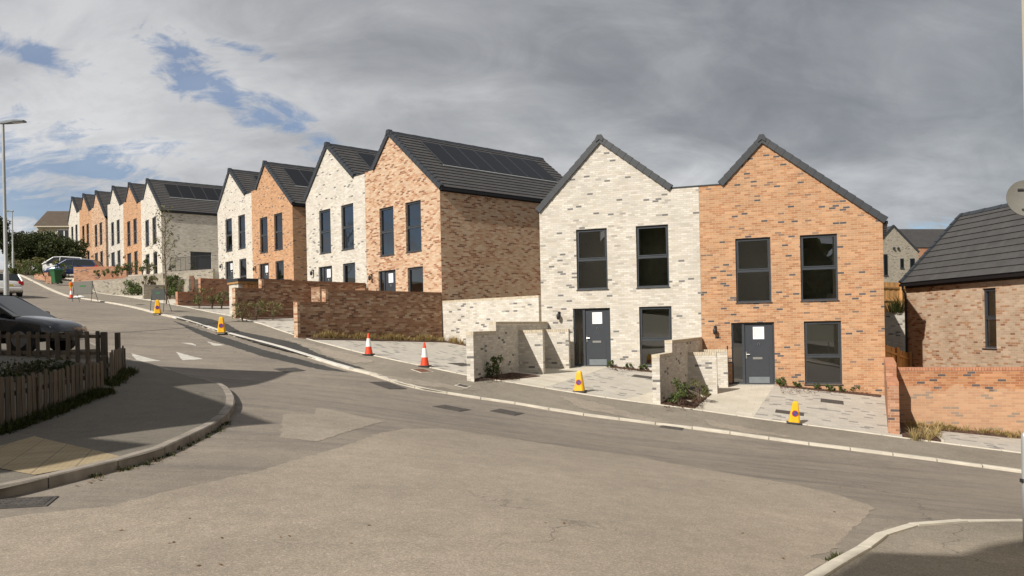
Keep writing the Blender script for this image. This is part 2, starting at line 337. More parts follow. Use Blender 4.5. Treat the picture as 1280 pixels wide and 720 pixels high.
# ------------------------------------------------------------------ mesh builder
class MB:
    def __init__(s): s.v = []; s.f = []; s.uv = []
    def face(s, pts, uv=None):
        i = len(s.v); s.v += [tuple(p) for p in pts]; s.f.append(list(range(i, i+len(pts)))); s.uv.append(uv)
    def quadbox(s, p):   # p: 8 corners, bottom 0-3 counter-clockwise seen from above, top 4-7
        for q in ((3,2,1,0),(4,5,6,7),(0,1,5,4),(1,2,6,5),(2,3,7,6),(3,0,4,7)): s.face([p[k] for k in q])
    def box(s, x0, x1, y0, y1, z0, z1):
        s.quadbox([(x0,y0,z0),(x1,y0,z0),(x1,y1,z0),(x0,y1,z0),(x0,y0,z1),(x1,y0,z1),(x1,y1,z1),(x0,y1,z1)])
    def rbox(s, x0, x1, y0, y1, z0, z1, b=.01):
        "box with bevelled upright and top edges"
        lo = [(x0+b,y0),(x1-b,y0),(x1,y0+b),(x1,y1-b),(x1-b,y1),(x0+b,y1),(x0,y1-b),(x0,y0+b)]
        cx, cy = (x0+x1)/2, (y0+y1)/2
        def ins(p): return (p[0]+(b if p[0] < cx else -b)*.9, p[1]+(b if p[1] < cy else -b)*.9)
        top = [ins(p) for p in lo]
        s.face([(p[0],p[1],z0) for p in reversed(lo)])
        n = 8
        for i in range(n):
            j = (i+1) % n
            s.face([(*lo[i],z0),(*lo[j],z0),(*lo[j],z1-b),(*lo[i],z1-b)])
            s.face([(*lo[i],z1-b),(*lo[j],z1-b),(*top[j],z1),(*top[i],z1)])
        s.face([(*p,z1) for p in top])
    def tube(s, pts, rad, n=10, cap=True):
        pts = [Vector(p) for p in pts]
        if isinstance(rad, (int, float)): rad = [rad]*len(pts)
        rings = []
        for i, p in enumerate(pts):
            d = (pts[min(i+1, len(pts)-1)]-pts[max(i-1, 0)]).normalized()
            a = d.cross(Vector((0,0,1)))
            if a.length < .05: a = d.cross(Vector((1,0,0)))
            a.normalize(); b = d.cross(a)
            rings.append([p+(a*math.cos(2*math.pi*k/n)+b*math.sin(2*math.pi*k/n))*rad[i] for k in range(n)])
        for i in range(len(rings)-1):
            for k in range(n):
                s.face([rings[i][k], rings[i+1][k], rings[i+1][(k+1)%n], rings[i][(k+1)%n]][::-1])
        if cap: s.face(rings[0]); s.face(rings[-1][::-1])
    def lathe(s, prof, n=20, c=(0,0,0)):
        rings = [[(c[0]+r*math.cos(2*math.pi*k/n), c[1]+r*math.sin(2*math.pi*k/n), c[2]+z) for k in range(n)] for r, z in prof]
        for i in range(len(rings)-1):
            for k in range(n): s.face([rings[i][k], rings[i][(k+1)%n], rings[i+1][(k+1)%n], rings[i+1][k]])
        s.face(rings[0][::-1]); s.face(rings[-1])
    def prism(s, poly, y0, y1):
        "polygon given in x,z (counter-clockwise seen from the front, -y) run from y0 to y1"
        n = len(poly)
        s.face([(x, y0, z) for x, z in poly]); s.face([(x, y1, z) for x, z in reversed(poly)])
        for i in range(n):
            a, b = poly[i], poly[(i+1)%n]
            s.face([(a[0],y1,a[1]),(b[0],y1,b[1]),(b[0],y0,b[1]),(a[0],y0,a[1])])
    def build(s, name, mat, parent=None, loc=None, rz=0, smooth=False, attr=None, weld=False):
        me = bpy.data.meshes.new(name); me.from_pydata(s.v, [], s.f); me.update()
        uvl = me.uv_layers.new(name='UVMap')
        for p in me.polygons:
            n = p.normal; given = s.uv[p.index]
            h = math.hypot(n.x, n.y)
            for k, li in enumerate(p.loop_indices):
                if given: uvl.data[li].uv = given[k]; continue
                c = me.vertices[me.loops[li].vertex_index].co
                if h < .35: uvl.data[li].uv = (c.x, c.y)
                else: uvl.data[li].uv = ((-n.y*c.x+n.x*c.y)/h, c.z)
        if attr is not None:
            a = me.attributes.new('tint', 'FLOAT', 'FACE')
            for i, v in enumerate(attr): a.data[i].value = v
        if weld or smooth:
            bm = bmesh.new(); bm.from_mesh(me); bmesh.ops.remove_doubles(bm, verts=bm.verts, dist=1e-4)
            bmesh.ops.recalc_face_normals(bm, faces=bm.faces); bm.to_mesh(me); bm.free()
        if smooth:
            me.shade_smooth()
            try: me.set_sharp_from_angle(angle=R(40))
            except Exception: pass
        me.materials.append(MT[mat] if isinstance(mat, str) else mat)
        o = bpy.data.objects.new(name, me); COL.objects.link(o)
        if parent is not None: o.parent = parent
        if loc is not None: o.location = loc
        o.rotation_euler.z = rz
        return o
def tag(o, label=None, cat=None, group=None, kind=None):
    if label: o['label'] = label
    if cat: o['category'] = cat
    if group: o['group'] = group
    if kind: o['kind'] = kind
    return o
def thing(name, label, cat, loc=(0,0,0), rz=0, group=None):
    o = bpy.data.objects.new(name, None); COL.objects.link(o); o.location = loc; o.rotation_euler.z = rz
    o.empty_display_size = .3
    return tag(o, label, cat, group)

# draped polygon on the terrain
def inpoly(x, y, P):
    c = False; n = len(P); j = n-1
    for i in range(n):
        if (P[i][1] > y) != (P[j][1] > y) and x < (P[j][0]-P[i][0])*(y-P[i][1])/(P[j][1]-P[i][1])+P[i][0]: c = not c
        j = i
    return c
def drape(name, poly, mat, dz=0.0, step=.8, zf=None, skirt=0.0, parent=None, uvrot=0.0, rag=0):
    poly = [Vector((p[0], p[1])) for p in poly]
    if rag:
        q_ = []
        for i, p in enumerate(poly):
            q = poly[(i+1) % len(poly)]; k = max(1, int((q-p).length/.12)); nn_ = Vector((-(q-p).y, (q-p).x)).normalized() if (q-p).length > 0 else Vector((0,0))
            q_ += [p.lerp(q, j/k)+nn_*random.gauss(0, rag) for j in range(k)]
        poly = q_
    dense = []
    for i, p in enumerate(poly):
        q = poly[(i+1) % len(poly)]; k = max(1, int((q-p).length/step))
        dense += [p.lerp(q, j/k) for j in range(k)]
    n = len(dense)
    xs = [p.x for p in dense]; ys = [p.y for p in dense]
    inner = []
    x = min(xs)+step/2
    while x < max(xs):
        y = min(ys)+step/2
        while y < max(ys):
            if inpoly(x, y, dense): inner.append(Vector((x, y)))
            y += step
        x += step
    vs, es, fs, *_ = geometry.delaunay_2d_cdt(dense+inner, [(i, (i+1)%n) for i in range(n)], [], 1, 1e-5)
    hz = Hn([v.x for v in vs], [v.y for v in vs]) if zf is None else [zf(v.x, v.y) for v in vs]
    mb = MB(); cc, ss = math.cos(uvrot), math.sin(uvrot)
    mb.v = [(v.x, v.y, float(h)+dz) for v, h in zip(vs, hz)]
    for f in fs:
        a, b, c = [vs[i] for i in f[:3]]
        f = list(f)
        if (b-a).cross(c-a) < 0: f.reverse()
        mb.f.append(f); mb.uv.append([(vs[i].x*cc+vs[i].y*ss, -vs[i].x*ss+vs[i].y*cc) for i in f])
    if skirt:
        hb = Hn(xs, ys) if zf is None else [zf(a, b) for a, b in zip(xs, ys)]
        ar = sum(dense[i].cross(dense[(i+1)%n]) for i in range(n))
        for i in range(n):
            j = (i+1) % n; p, q = dense[i], dense[j]
            pts = [(p.x,p.y,hb[i]+dz-skirt),(q.x,q.y,hb[j]+dz-skirt),(q.x,q.y,hb[j]+dz),(p.x,p.y,hb[i]+dz)]
            mb.face(pts if ar > 0 else pts[::-1])
    return mb.build(name, mat, parent)
def px2w(L_): return [at(x, y).to_2d() for x, y in L_]
def smoothline(P, n=6):
    P = [Vector((p[0], p[1])) for p in P]; out = []
    for i in range(len(P)-1):
        p0 = P[max(i-1, 0)]; p1 = P[i]; p2 = P[i+1]; p3 = P[min(i+2, len(P)-1)]
        for k in range(n):
            t = k/n
            out.append(.5*((2*p1)+(p2-p0)*t+(2*p0-5*p1+4*p2-p3)*t*t+(-p0+3*p1-3*p2+p3)*t**3))
    out.append(P[-1]); return out
def strip(name, line, w, mat, z0=-.2, z1=.06, side=1, joint=.92, parent=None, bevel=.015):
    "kerb stones along a line; side=1 puts the width on the left of the direction of travel"
    line = [Vector((p[0], p[1])) for p in line]
    # resample
    L_ = [0]
    for i in range(1, len(line)): L_.append(L_[-1]+(line[i]-line[i-1]).length)
    tot = L_[-1]; k = max(1, int(tot/joint)); seg = tot/k
    def P(s):
        s = min(max(s, 0), tot)
        for i in range(1, len(L_)):
            if s <= L_[i] or i == len(L_)-1:
                t = (s-L_[i-1])/max(1e-6, L_[i]-L_[i-1]); return line[i-1].lerp(line[i], t), (line[i]-line[i-1]).normalized()
    mb = MB()
    for i in range(k):
        a, da = P(i*seg+.009); b, db = P((i+1)*seg-.009)
        na = Vector((-da.y, da.x))*side; nb = Vector((-db.y, db.x))*side
        j = random.uniform(-.004, .004)
        za, zb = H(*a), H(*b)
        a2, b2 = a+na*w, b+nb*w; a1, b1 = a+na*bevel, b+nb*bevel
        pr = [[(a.x,a.y,za+z0),(a.x,a.y,za+z1-bevel+j),(a1.x,a1.y,za+z1+j),(a2.x,a2.y,za+z1+j),(a2.x,a2.y,za+z0)],
              [(b.x,b.y,zb+z0),(b.x,b.y,zb+z1-bevel+j),(b1.x,b1.y,zb+z1+j),(b2.x,b2.y,zb+z1+j),(b2.x,b2.y,zb+z0)]]
        for q in range(4):
            f = [pr[0][q], pr[1][q], pr[1][q+1], pr[0][q+1]]
            mb.face(f if side > 0 else f[::-1])
        mb.face(pr[0] if side < 0 else pr[0][::-1]); mb.face(pr[1][::-1] if side < 0 else pr[1])
    return mb.build(name, mat, parent)
# ------------------------------------------------------------------ houses
HW = 6.08
PROF = {
 'A': [(0,-1.6),(HW,-1.6),(HW,6.55),(5.1,6.55),(2.45,8.62),(0,6.11)],
 'B': [(0,-1.6),(HW,-1.6),(HW,5.67),(2.22,8.73),(.75,7.22),(0,7.22)],
 'M': [(0,-1.6),(HW,-1.6),(HW,6.55),(5.1,6.55),(2.35,8.70),(.9,7.22),(0,7.22)],
}
def fill_holes(mb, outer, holes, to3, want):
    "flat wall with openings"
    polys = [[Vector((a, b, 0)) for a, b in outer]]+[[Vector((a, b, 0)) for a, b in h] for h in holes]
    flat = [p for q in polys for p in q]
    for t in geometry.tessellate_polygon(polys):
        P = [Vector(to3(flat[i].x, flat[i].y)) for i in t]
        n = (P[1]-P[0]).cross(P[2]-P[0])
        if n.length < 1e-9: continue
        if n.dot(want) < 0: P.reverse()
        mb.face(P)
def rect(x0, x1, z0, z1): return [(x0,z0),(x1,z0),(x1,z1),(x0,z1)]

def slope_roof(mb, xa, za, xb, zb, y0, y1, course=.30):
    "courses of tiles from the eave (xa, za) up to (xb, zb)"
    a = Vector((xa, 0, za)); b = Vector((xb, 0, zb)); d = b-a; ln = d.length; d.normalize()
    n = Vector((-d.z, 0, d.x));
    if n.z < 0: n = -n
    k = max(1, round(ln/course)); st = ln/k
    for i in range(k):
        p = a+d*st*i; q = a+d*min(ln, st*(i+1)+.01)
        p1 = p+n*.045; q1 = q+n*.012
        def Q(A, y): return (A.x, y, A.z)
        pts = [Q(p1,y0), Q(p1,y1), Q(q1,y1), Q(q1,y0)]
        uv = [(y0, st*i+.01), (y1, st*i+.01), (y1, st*(i+1)-.01), (y0, st*(i+1)-.01)]
        nn = (Vector(pts[1])-Vector(pts[0])).cross(Vector(pts[2])-Vector(pts[0]))
        if nn.z < 0: pts.reverse(); uv.reverse()
        mb.face(pts, uv)
        mb.face([Q(p,y0), Q(p1,y0), Q(p1,y1), Q(p,y1)])
        mb.face([Q(p,y0), Q(p1,y0), Q(q1,y0), Q(q,y0)]); mb.face([Q(p,y1), Q(p1,y1), Q(q1,y1), Q(q,y1)])
    mb.face([(a.x,y0,a.z),(a.x,y1,a.z),(b.x,y1,b.z),(b.x,y0,b.z)])

def verge_caps(mb, xa, za, xb, zb, y, unit=.32, up=.075, dn=.13, y0=-.075, y1=.09):
    a = Vector((xa, 0, za)); b = Vector((xb, 0, zb)); d = (b-a); ln = d.length; d.normalize()
    n = Vector((-d.z, 0, d.x))
    if n.z < 0: n = -n
    k = max(1, round(ln/unit)); st = ln/k
    for i in range(k):
        p = a+d*st*i; q = a+d*(st*(i+1)+.02)
        g = .022
        lo = [p-n*(dn+g*.6), q-n*dn, q+n*up, p+n*(up+g)]
        pts = [(v.x, y+y0-(g*.4 if j in (0,3) else 0), v.z) for j, v in enumerate(lo)]+[(v.x, y+y1, v.z) for v in lo]
        F_ = ((0,1,2,3),(7,6,5,4),(0,4,5,1),(1,5,6,2),(2,6,7,3),(3,7,4,0))
        for f in F_: mb.face([pts[j] for j in f])

def window(parent, x0, x1, z0, z1, split=.5, y=.10, side=None, sash=True):
    "glazed unit set back in its opening; side gives the x of a right hand side wall instead of the front"
    def place(o):
        if side is not None:
            o.location = (side, 0, 0); o.rotation_euler.z = R(90)
        return o
    w = .06; zm = z0+(z1-z0)*split
    f = MB(); d0, d1 = y-.03, y+.04
    f.box(x0, x0+w, d0, d1, z0, z1); f.box(x1-w, x1, d0, d1, z0, z1)
    f.box(x0+w, x1-w, d0, d1, z1-w, z1); f.box(x0+w, x1-w, d0, d1, z0, z0+w)
    f.box(x0+w, x1-w, d0-.004, d1, zm-.045, zm+.045)
    if sash:
        v = .035; a0, a1, b0, b1 = x0+w+.004, x1-w-.004, zm+.049, z1-w-.004; e0, e1 = d0-.018, d1-.02
        f.box(a0, a0+v, e0, e1, b0, b1); f.box(a1-v, a1, e0, e1, b0, b1)
        f.box(a0+v, a1-v, e0, e1, b1-v, b1); f.box(a0+v, a1-v, e0, e1, b0, b0+v)
    fo = place(f.build('window', 'frame', parent))
    g = MB(); yy = y+.012
    for c0, c1 in ((z0+w, zm-.045), (zm+.045, z1-w)):
        g.face([(x0+w,yy,c0),(x1-w,yy,c0),(x1-w,yy,c1),(x0+w,yy,c1)])
    g.build('pane', 'glass', fo)
    s = MB(); s.box(x0-.03, x1+.03, -.035, y-.032, z0-.035, z0-.003)
    s.build('sill', 'frame', fo)
    return fo

def door(parent, x0, x1, z1, y=.10, notice=True, side=None, small=False, num=None):
    root = bpy.data.objects.new('front_door', None); COL.objects.link(root); root.parent = parent
    if side is not None: root.location = (side, 0, 0); root.rotation_euler.z = R(90)
    w = .055; xs = x0+.36
    f = MB()
    f.box(x0, x0+w, y-.03, y+.05, 0, z1); f.box(x1-w, x1, y-.03, y+.05, 0, z1); f.box(x0+w, x1-w, y-.03, y+.05, z1-w, z1)
    f.box(xs, xs+.09, y-.03, y+.05, 0, z1-w); f.box(x0+w, xs, y-.03, y+.05, 0, .09)
    f.build('door_frame', 'frame', root)
    g = MB(); g.face([(x0+w,y+.01,.09),(xs,y+.01,.09),(xs,y+.01,z1-w),(x0+w,y+.01,z1-w)]); g.build('side_glass', 'glass', root)
    s = MB(); dx0, dx1 = xs+.09, x1-w
    s.rbox(dx0+.004, dx1-.004, y+.012, y+.05, .02, z1-w-.004, .004)
    s.rbox(dx0+.14, dx1-.14, y+.004, y+.0115, .30, 1.02, .003)
    s.build('door_leaf', 'door', root)
    t = MB(); t.box(x0-.02, x1+.02, -.03, y-.031, -.03, .018); t.build('threshold', 'steel', root)
    if small: return root
    h = MB(); h.box(dx0+.035, dx0+.07, y-.012, y+.0115, .93, 1.17); h.tube([(dx0+.052,y-.01,1.08),(dx0+.052,y-.05,1.08),(dx0+.17,y-.05,1.08)], .012, 8); h.build('handle', 'steel', root)
    l = MB(); l.rbox(dx0+.27, dx0+.60, y-.008, y+.0035, .90, .975, .006); l.build('letter_plate', 'steel', root)
    k = MB(); k.rbox(dx0+.13, dx1-.13, y-.002, y+.0115, .05, .27, .004); k.build('kick_plate', 'greyp', root)
    c = (dx0+dx1)/2
    q = MB(); q.tube([(c-.035,y-.002,1.40),(c-.03,y-.02,1.46),(c,y-.02,1.51),(c+.03,y-.02,1.46),(c+.035,y-.002,1.40)], .007, 6); q.build('knocker', 'steel', root)
    if notice:
        p = MB(); p.box(c-.19, c+.19, y-.006, y+.006, 1.62, 2.06)
        po = p.build('notice', 'paper', root)
        tx = MB()
        for r in range(9):
            z = 2.0-r*.038; 
            wd = random.uniform(.2, .30); tx.box(c-.15, c-.15+wd, y-.0075, y-.0062, z-.006, z+.004)
        tx.box(c-.155, c-.149, y-.0075, y-.0062, 1.69, 2.004)
        tx.build('printing', 'ink', po)
    return root

def wall_lamp(parent, x, z):
    m = MB(); m.lathe([(.045,0),(.055,.02),(.05,.05),(.02,.06)], 12, (x, -.03, z+.12))
    m.box(x-.035, x+.035, -.035, -.002, z-.08, z+.13)
    m.tube([(x,-.03,z+.11),(x,-.11,z+.15),(x,-.15,z+.09)], .016, 8)
    m.lathe([(.03,-.17),(.065,-.13),(.075,0),(.05,.05),(.015,.07)], 14, (x, -.15, z+.03))
    return m.build('wall_lamp', 'blackp', parent, smooth=True)

def solar_panels(parent, xa, za, xb, zb, ya, n, top=.72, hgt=1.95, pw=1.10, cols=1):
    "row of panels on the slope from the ridge (xb, zb) towards the eave (xa, za)"
    a = Vector((xb, 0, zb)); d = (Vector((xa, 0, za))-a).normalized(); nn = Vector((-d.z, 0, d.x))
    if nn.z < 0: nn = -nn
    for i in range(n):
        y0 = ya+i*pw+.012; y1 = ya+(i+1)*pw-.012
        P = lambda s, y, h: tuple((a+d*s+nn*h)+Vector((0, y, 0)))
        m = MB(); s0, s1 = top, top+hgt
        c = [P(s1,y0,.06),P(s1,y1,.06),P(s0,y1,.06),P(s0,y0,.06),P(s1,y0,.10),P(s1,y1,.10),P(s0,y1,.10),P(s0,y0,.10)]
        m.quadbox(c)
        o = m.build('solar_panel', 'frame', parent)
        g = MB(); b = .022
        g.face([P(s1-b,y0+b,.1025),P(s1-b,y1-b,.1025),P(s0+b,y1-b,.1025),P(s0+b,y0+b,.1025)], [(0,0),(pw,0),(pw,hgt),(0,hgt)])
        g.build('cells', 'solar', o)
    f = MB()
    f.quadbox([P(top+hgt+.10,ya,.055),P(top+hgt+.10,ya+n*pw,.055),P(top+hgt+.03,ya+n*pw,.055),P(top+hgt+.03,ya,.055),P(top+hgt+.10,ya,.075),P(top+hgt+.10,ya+n*pw,.075),P(top+hgt+.03,ya+n*pw,.075),P(top+hgt+.03,ya,.075)])
    f.build('flashing_strip', 'galv', parent)

WIN = {'A': dict(u=((1.45,2.65),(3.75,4.95)), door=(1.27,2.71), g=(3.81,5.01), lamp=.72),
       'B': dict(u=((1.24,2.44),(3.43,4.64)), door=(1.04,2.51), g=(3.50,4.71), lamp=.48)}
WIN['M'] = WIN['B']
def house(name, label, P, yaw, floor, kind, brick, panels=0, depth=10.2, notice=True, detail=True, front_door=True,
          side_open=None, gap_right=False, back=True, group='new gabled brick houses of the terrace', pan=None, side_brick=None):
    root = thing(name, label, 'house', (P[0], P[1], floor), -yaw, group)
    prof = PROF[kind]; wd = WIN[kind]
    holes = []
    for a, b in wd['u']: holes.append((a, b, 2.94, 5.24))
    if front_door: holes.append((wd['door'][0], wd['door'][1], 0, 2.22))
    else: holes.append((wd['door'][0]+.1, wd['door'][1]-.1, 0, 2.22))
    holes.append((*wd['g'], .02, 2.22))
    wl = MB()
    fill_holes(wl, prof, [rect(*h) for h in holes], lambda a, b: (a, 0, b), Vector((0,-1,0)))
    for x0, x1, z0, z1 in holes:   # brick reveals
        t = .16
        wl.face([(x0,0,z0),(x0,t,z0),(x0,t,z1),(x0,0,z1)]); wl.face([(x1,0,z0),(x1,0,z1),(x1,t,z1),(x1,t,z0)])
        wl.face([(x0,0,z1),(x0,t,z1),(x1,t,z1),(x1,0,z1)]); wl.face([(x0,0,z0),(x1,0,z0),(x1,t,z0),(x0,t,z0)])
    zl, zr = prof[-1][1], prof[2][1]
    wl.face([(0,depth,-1.6),(0,0,-1.6),(0,0,zl),(0,depth,zl)])
    so = side_open
    if so:
        fill_holes(wl, rect(0, depth, -1.6, zr), [rect(so[0], so[1], 0, so[2])], lambda a, b: (HW, a, b), Vector((1,0,0)))
        t = .16
        y0, y1, zt = so
        wl.face([(HW,y0,0),(HW,y0,zt),(HW-t,y0,zt),(HW-t,y0,0)]); wl.face([(HW,y1,0),(HW-t,y1,0),(HW-t,y1,zt),(HW,y1,zt)])
        wl.face([(HW,y0,zt),(HW,y1,zt),(HW-t,y1,zt),(HW-t,y0,zt)]); wl.face([(HW,y0,0),(HW-t,y0,0),(HW-t,y1,0),(HW,y1,0)])
    else:
        wl.face([(HW,0,-1.6),(HW,depth,-1.6),(HW,depth,zr),(HW,0,zr)])
    wl.face([(x, depth, z) for x, z in reversed(prof)])
    wl.build('brick_wall', brick, root)
    # roof
    rf = MB(); ridge = max(prof, key=lambda p: p[1]); hy = (-.03, depth+.05)
    gl = prof[-1] if kind == 'A' else prof[-2]
    gr = prof[3] if kind in 'AM' else prof[2]
    def ext(p, r, e):   # carry the slope a little past the wall line
        d = Vector((p[0]-r[0], p[1]-r[1])).normalized(); return (p[0]+d.x*e, p[1]+d.y*e)
    L0 = ext(gl, ridge, .10 if kind == 'A' else .0); R0 = ext(gr, ridge, .16 if kind == 'B' else .0)
    slope_roof(rf, L0[0], L0[1]+.03, ridge[0], ridge[1]+.03, *hy); slope_roof(rf, R0[0], R0[1]+.03, ridge[0], ridge[1]+.03, *hy)
    ro = rf.build('roof', 'tile', root)
    rc = MB(); k = int(depth/.45)
    for i in range(k):
        y0 = hy[0]+i*(depth+.08)/k; y1 = y0+(depth+.08)/k+.02; g = .01*(i % 2)
        x, z = ridge[0], ridge[1]+.05
        for (xa, za), (xb, zb) in (((-.15,-.10),(-.05,.055)),((-.05,.055),(.05,.055)),((.05,.055),(.15,-.10))):
            rc.face([(x+xa,y0,z+za+g),(x+xb,y0,z+zb+g),(x+xb,y1,z+zb),(x+xa,y1,z+za)])
        rc.face([(x-.15,y0,z-.10+g),(x-.05,y0,z+.055+g),(x+.05,y0,z+.055+g),(x+.15,y0,z-.10+g)])
    rc.build('ridge_tiles', 'verge', ro)
    vg = MB()
    verge_caps(vg, L0[0], L0[1]+.04, ridge[0], ridge[1]+.04, 0); verge_caps(vg, R0[0], R0[1]+.04, ridge[0], ridge[1]+.04, 0)
    # block end cap at the apex
    x, z = ridge[0], ridge[1]+.04
    vg.prism([(x-.13,z-.16),(x,z-.06),(x+.13,z-.16),(x+.15,z-.02),(x+.08,z+.115),(x-.08,z+.115),(x-.15,z-.02)], -.11, .12)
    vg.build('verge_caps', 'verge', ro)
    fl = MB()
    if kind in 'BM': fl.box(0, gl[0]+.25, -.03, depth, 7.22, 7.26)
    if kind in 'AM': fl.box(5.1-.25, HW, -.03, depth, 6.55, 6.59)
    if fl.v: fl.build('parapet_capping', 'verge', ro)
    if kind == 'B':
        gt = MB(); gx, gz = HW+.02, R0[1]-.02
        gt.box(HW+.003, HW+.035, .0, depth, zr-.24, zr+.0)
        gt.box(HW+.04, HW+.17, -.02, depth, zr-.20, zr-.09)
        gt.build('gutter', 'gutter', ro)
        sf = MB()
        for i in range(5): sf.box(HW+.036, HW+.15-.012*i, -.015, .25, zr-.27-i*.075, zr-.235-i*.075)
        if gap_right: sf.box(HW+.004, HW+.036, -.015, .25, zr-.58, zr-.2); sf.build('corbel', 'gutter', root)
        if gap_right:
            dp = MB(); dp.tube([(HW+.07,depth-.2,zr-.2),(HW+.07,depth-.2,-.3)], .035, 8); dp.build('downpipe', 'gutter', root)
    else:
        if kind == 'A':
            gt = MB(); gt.box(-.10, -.004, -.02, depth, zl-.12, zl-.02); gt.build('gutter', 'gutter', ro)
    if panels:
        s = pan or {}
        solar_panels(ro, R0[0], R0[1], ridge[0], ridge[1]+.03, s.get('ya', 1.45), panels, s.get('top', .62), s.get('h', 2.2), s.get('pw', 1.10))
    # rooms behind the glass
    rm = MB()
    for z0, z1, dd in ((.0, 2.6, 2.0), (2.75, 5.5, 1.8)):
        a, b, c, d = .15, HW-.15, .17, dd
        rm.face([(a,d,z0),(b,d,z0),(b,d,z1),(a,d,z1)]); rm.face([(a,c,z0),(a,d,z0),(a,d,z1),(a,c,z1)])
        rm.face([(b,c,z0),(b,c,z1),(b,d,z1),(b,d,z0)]); fm = MB(); fm.face([(a,c,z0),(b,c,z0),(b,d,z0),(a,d,z0)]); fm.build('floor', 'floorboard', root)
        rm.face([(a,c,z1),(a,d,z1),(b,d,z1),(b,c,z1)])
        pm = (wd['u'][0][1]+wd['u'][1][0])/2
        rm.box(pm, pm+.1, c, d-.01, z0+.01, z1-.01)
        rm.box(pm-2.3, pm-2.2, c+.7, d-.01, z0+.01, z1-.01)
    rm.build('room', 'plaster', root)
    for a, b in wd['u']: window(root, a, b, 2.94, 5.24, .49)
    window(root, *wd['g'], .02, 2.22, .44)
    if front_door:
        door(root, *wd['door'], 2.22, notice=notice, small=not detail)
        wall_lamp(root, wd['lamp'], 1.95)
    else: window(root, wd['door'][0]+.1, wd['door'][1]-.1, 0, 2.22, .44)
    if so: door(root, so[0], so[1], so[2], side=HW, small=not detail, notice=False)
    if detail and front_door and name == 'terraced_house':
        mt_ = MB(); x = wd['door'][0]-.42
        mt_.rbox(x, x+.24, -.16, -.004, .62, 1.12, .02); mt_.build('meter_box', 'greyp', root)
        bb = MB(); bb.rbox(wd['door'][0]-.17, wd['door'][0]-.13, -.02, -.003, 1.28, 1.40, .004); bb.build('door_bell', 'blackp', root)
    return root
def along(P, yaw, t, s=0):
    "point t metres to the right along a front, s metres out towards the street"
    c, n = (math.cos(yaw), -math.sin(yaw)), (-math.sin(yaw), -math.cos(yaw))
    return (P[0]+c[0]*t+n[0]*s, P[1]+c[1]*t+n[1]*s)
YA, PA = R(18.8), (9.73, 28.15)
YD, PD = R(47.6), (-5.18, 37.5)
YE, PE = R(49.0), (-15.51, 51.6)
YF, PF = R(50.5), (-31.5, 70.0)
FA, FB, FD, FC, FE2, FE1 = -1.59, -2.26, .60, 1.20, 2.25, 2.83
FF = [4.87, 5.46, 6.06, 6.6, 7.15, 7.7]
house('terraced_house', 'cream brick house of the front pair, joined to the nearest orange one', along(PA,YA,-9.06), YA, FA, 'A', MT['cream'])
house('terraced_house', 'nearest orange brick house, right half of the front pair', along(PA,YA,-2.975), YA, FB, 'B', MT['orange'], gap_right=True)
house('terraced_house', 'buff streaked house with seven solar panels above its wide brown side wall', along(PD,YD,-2.93), YD, FD, 'B', MT['buff'], panels=7)
house('terraced_house', 'cream brick house joined to the left of the buff streaked one', along(PD,YD,-9.02), YD, FC, 'A', MT['cream'], panels=6)
house('terraced_house', 'orange brick house of the middle pair, next to a cream one', along(PE,YE,-2.80), YE, FE2, 'B', MT['orange'], panels=6, pan=dict(ya=1.0))
house('terraced_house', 'cream brick house of the middle pair, left of its orange one', along(PE,YE,-8.88), YE, FE1, 'A', MT['cream'], panels=6)
def tF(i): return -2.92-6.08*i
house('end_terrace_house', 'far cream house with a black door in its grey side wall', along(PF,YF,tF(0)), YF, FF[0], 'B', MT['cream'], panels=7, depth=10.6, detail=False, front_door=False, side_open=(2.35, 4.15, 2.2), pan=dict(ya=1.2))
house('far_terraced_house', 'far orange house between two cream ones, next to the one with the grey side wall', along(PF,YF,tF(1)), YF, FF[1], 'M', MT['orange'], detail=False, notice=False)
house('far_terraced_house', 'far cream house at the left end of the nearer group of three', along(PF,YF,tF(2)), YF, FF[2], 'M', MT['cream'], detail=False, notice=False)
house('far_terraced_house', 'far peach brick house, right one of the farthest group of three', along(PF,YF,tF(3)-1.0), YF, FF[3], 'B', MT['buff'], detail=False, notice=False, panels=6)
house('far_terraced_house', 'far orange house, middle one of the farthest group of three', along(PF,YF,tF(4)-1.0), YF, FF[4], 'M', MT['orange'], detail=False, notice=False)
house('far_terraced_house', 'farthest cream gabled house at the left end of the row, above the parked cars', along(PF,YF,tF(5)-1.0), YF, FF[5], 'A', MT['cream'], detail=False, notice=False)

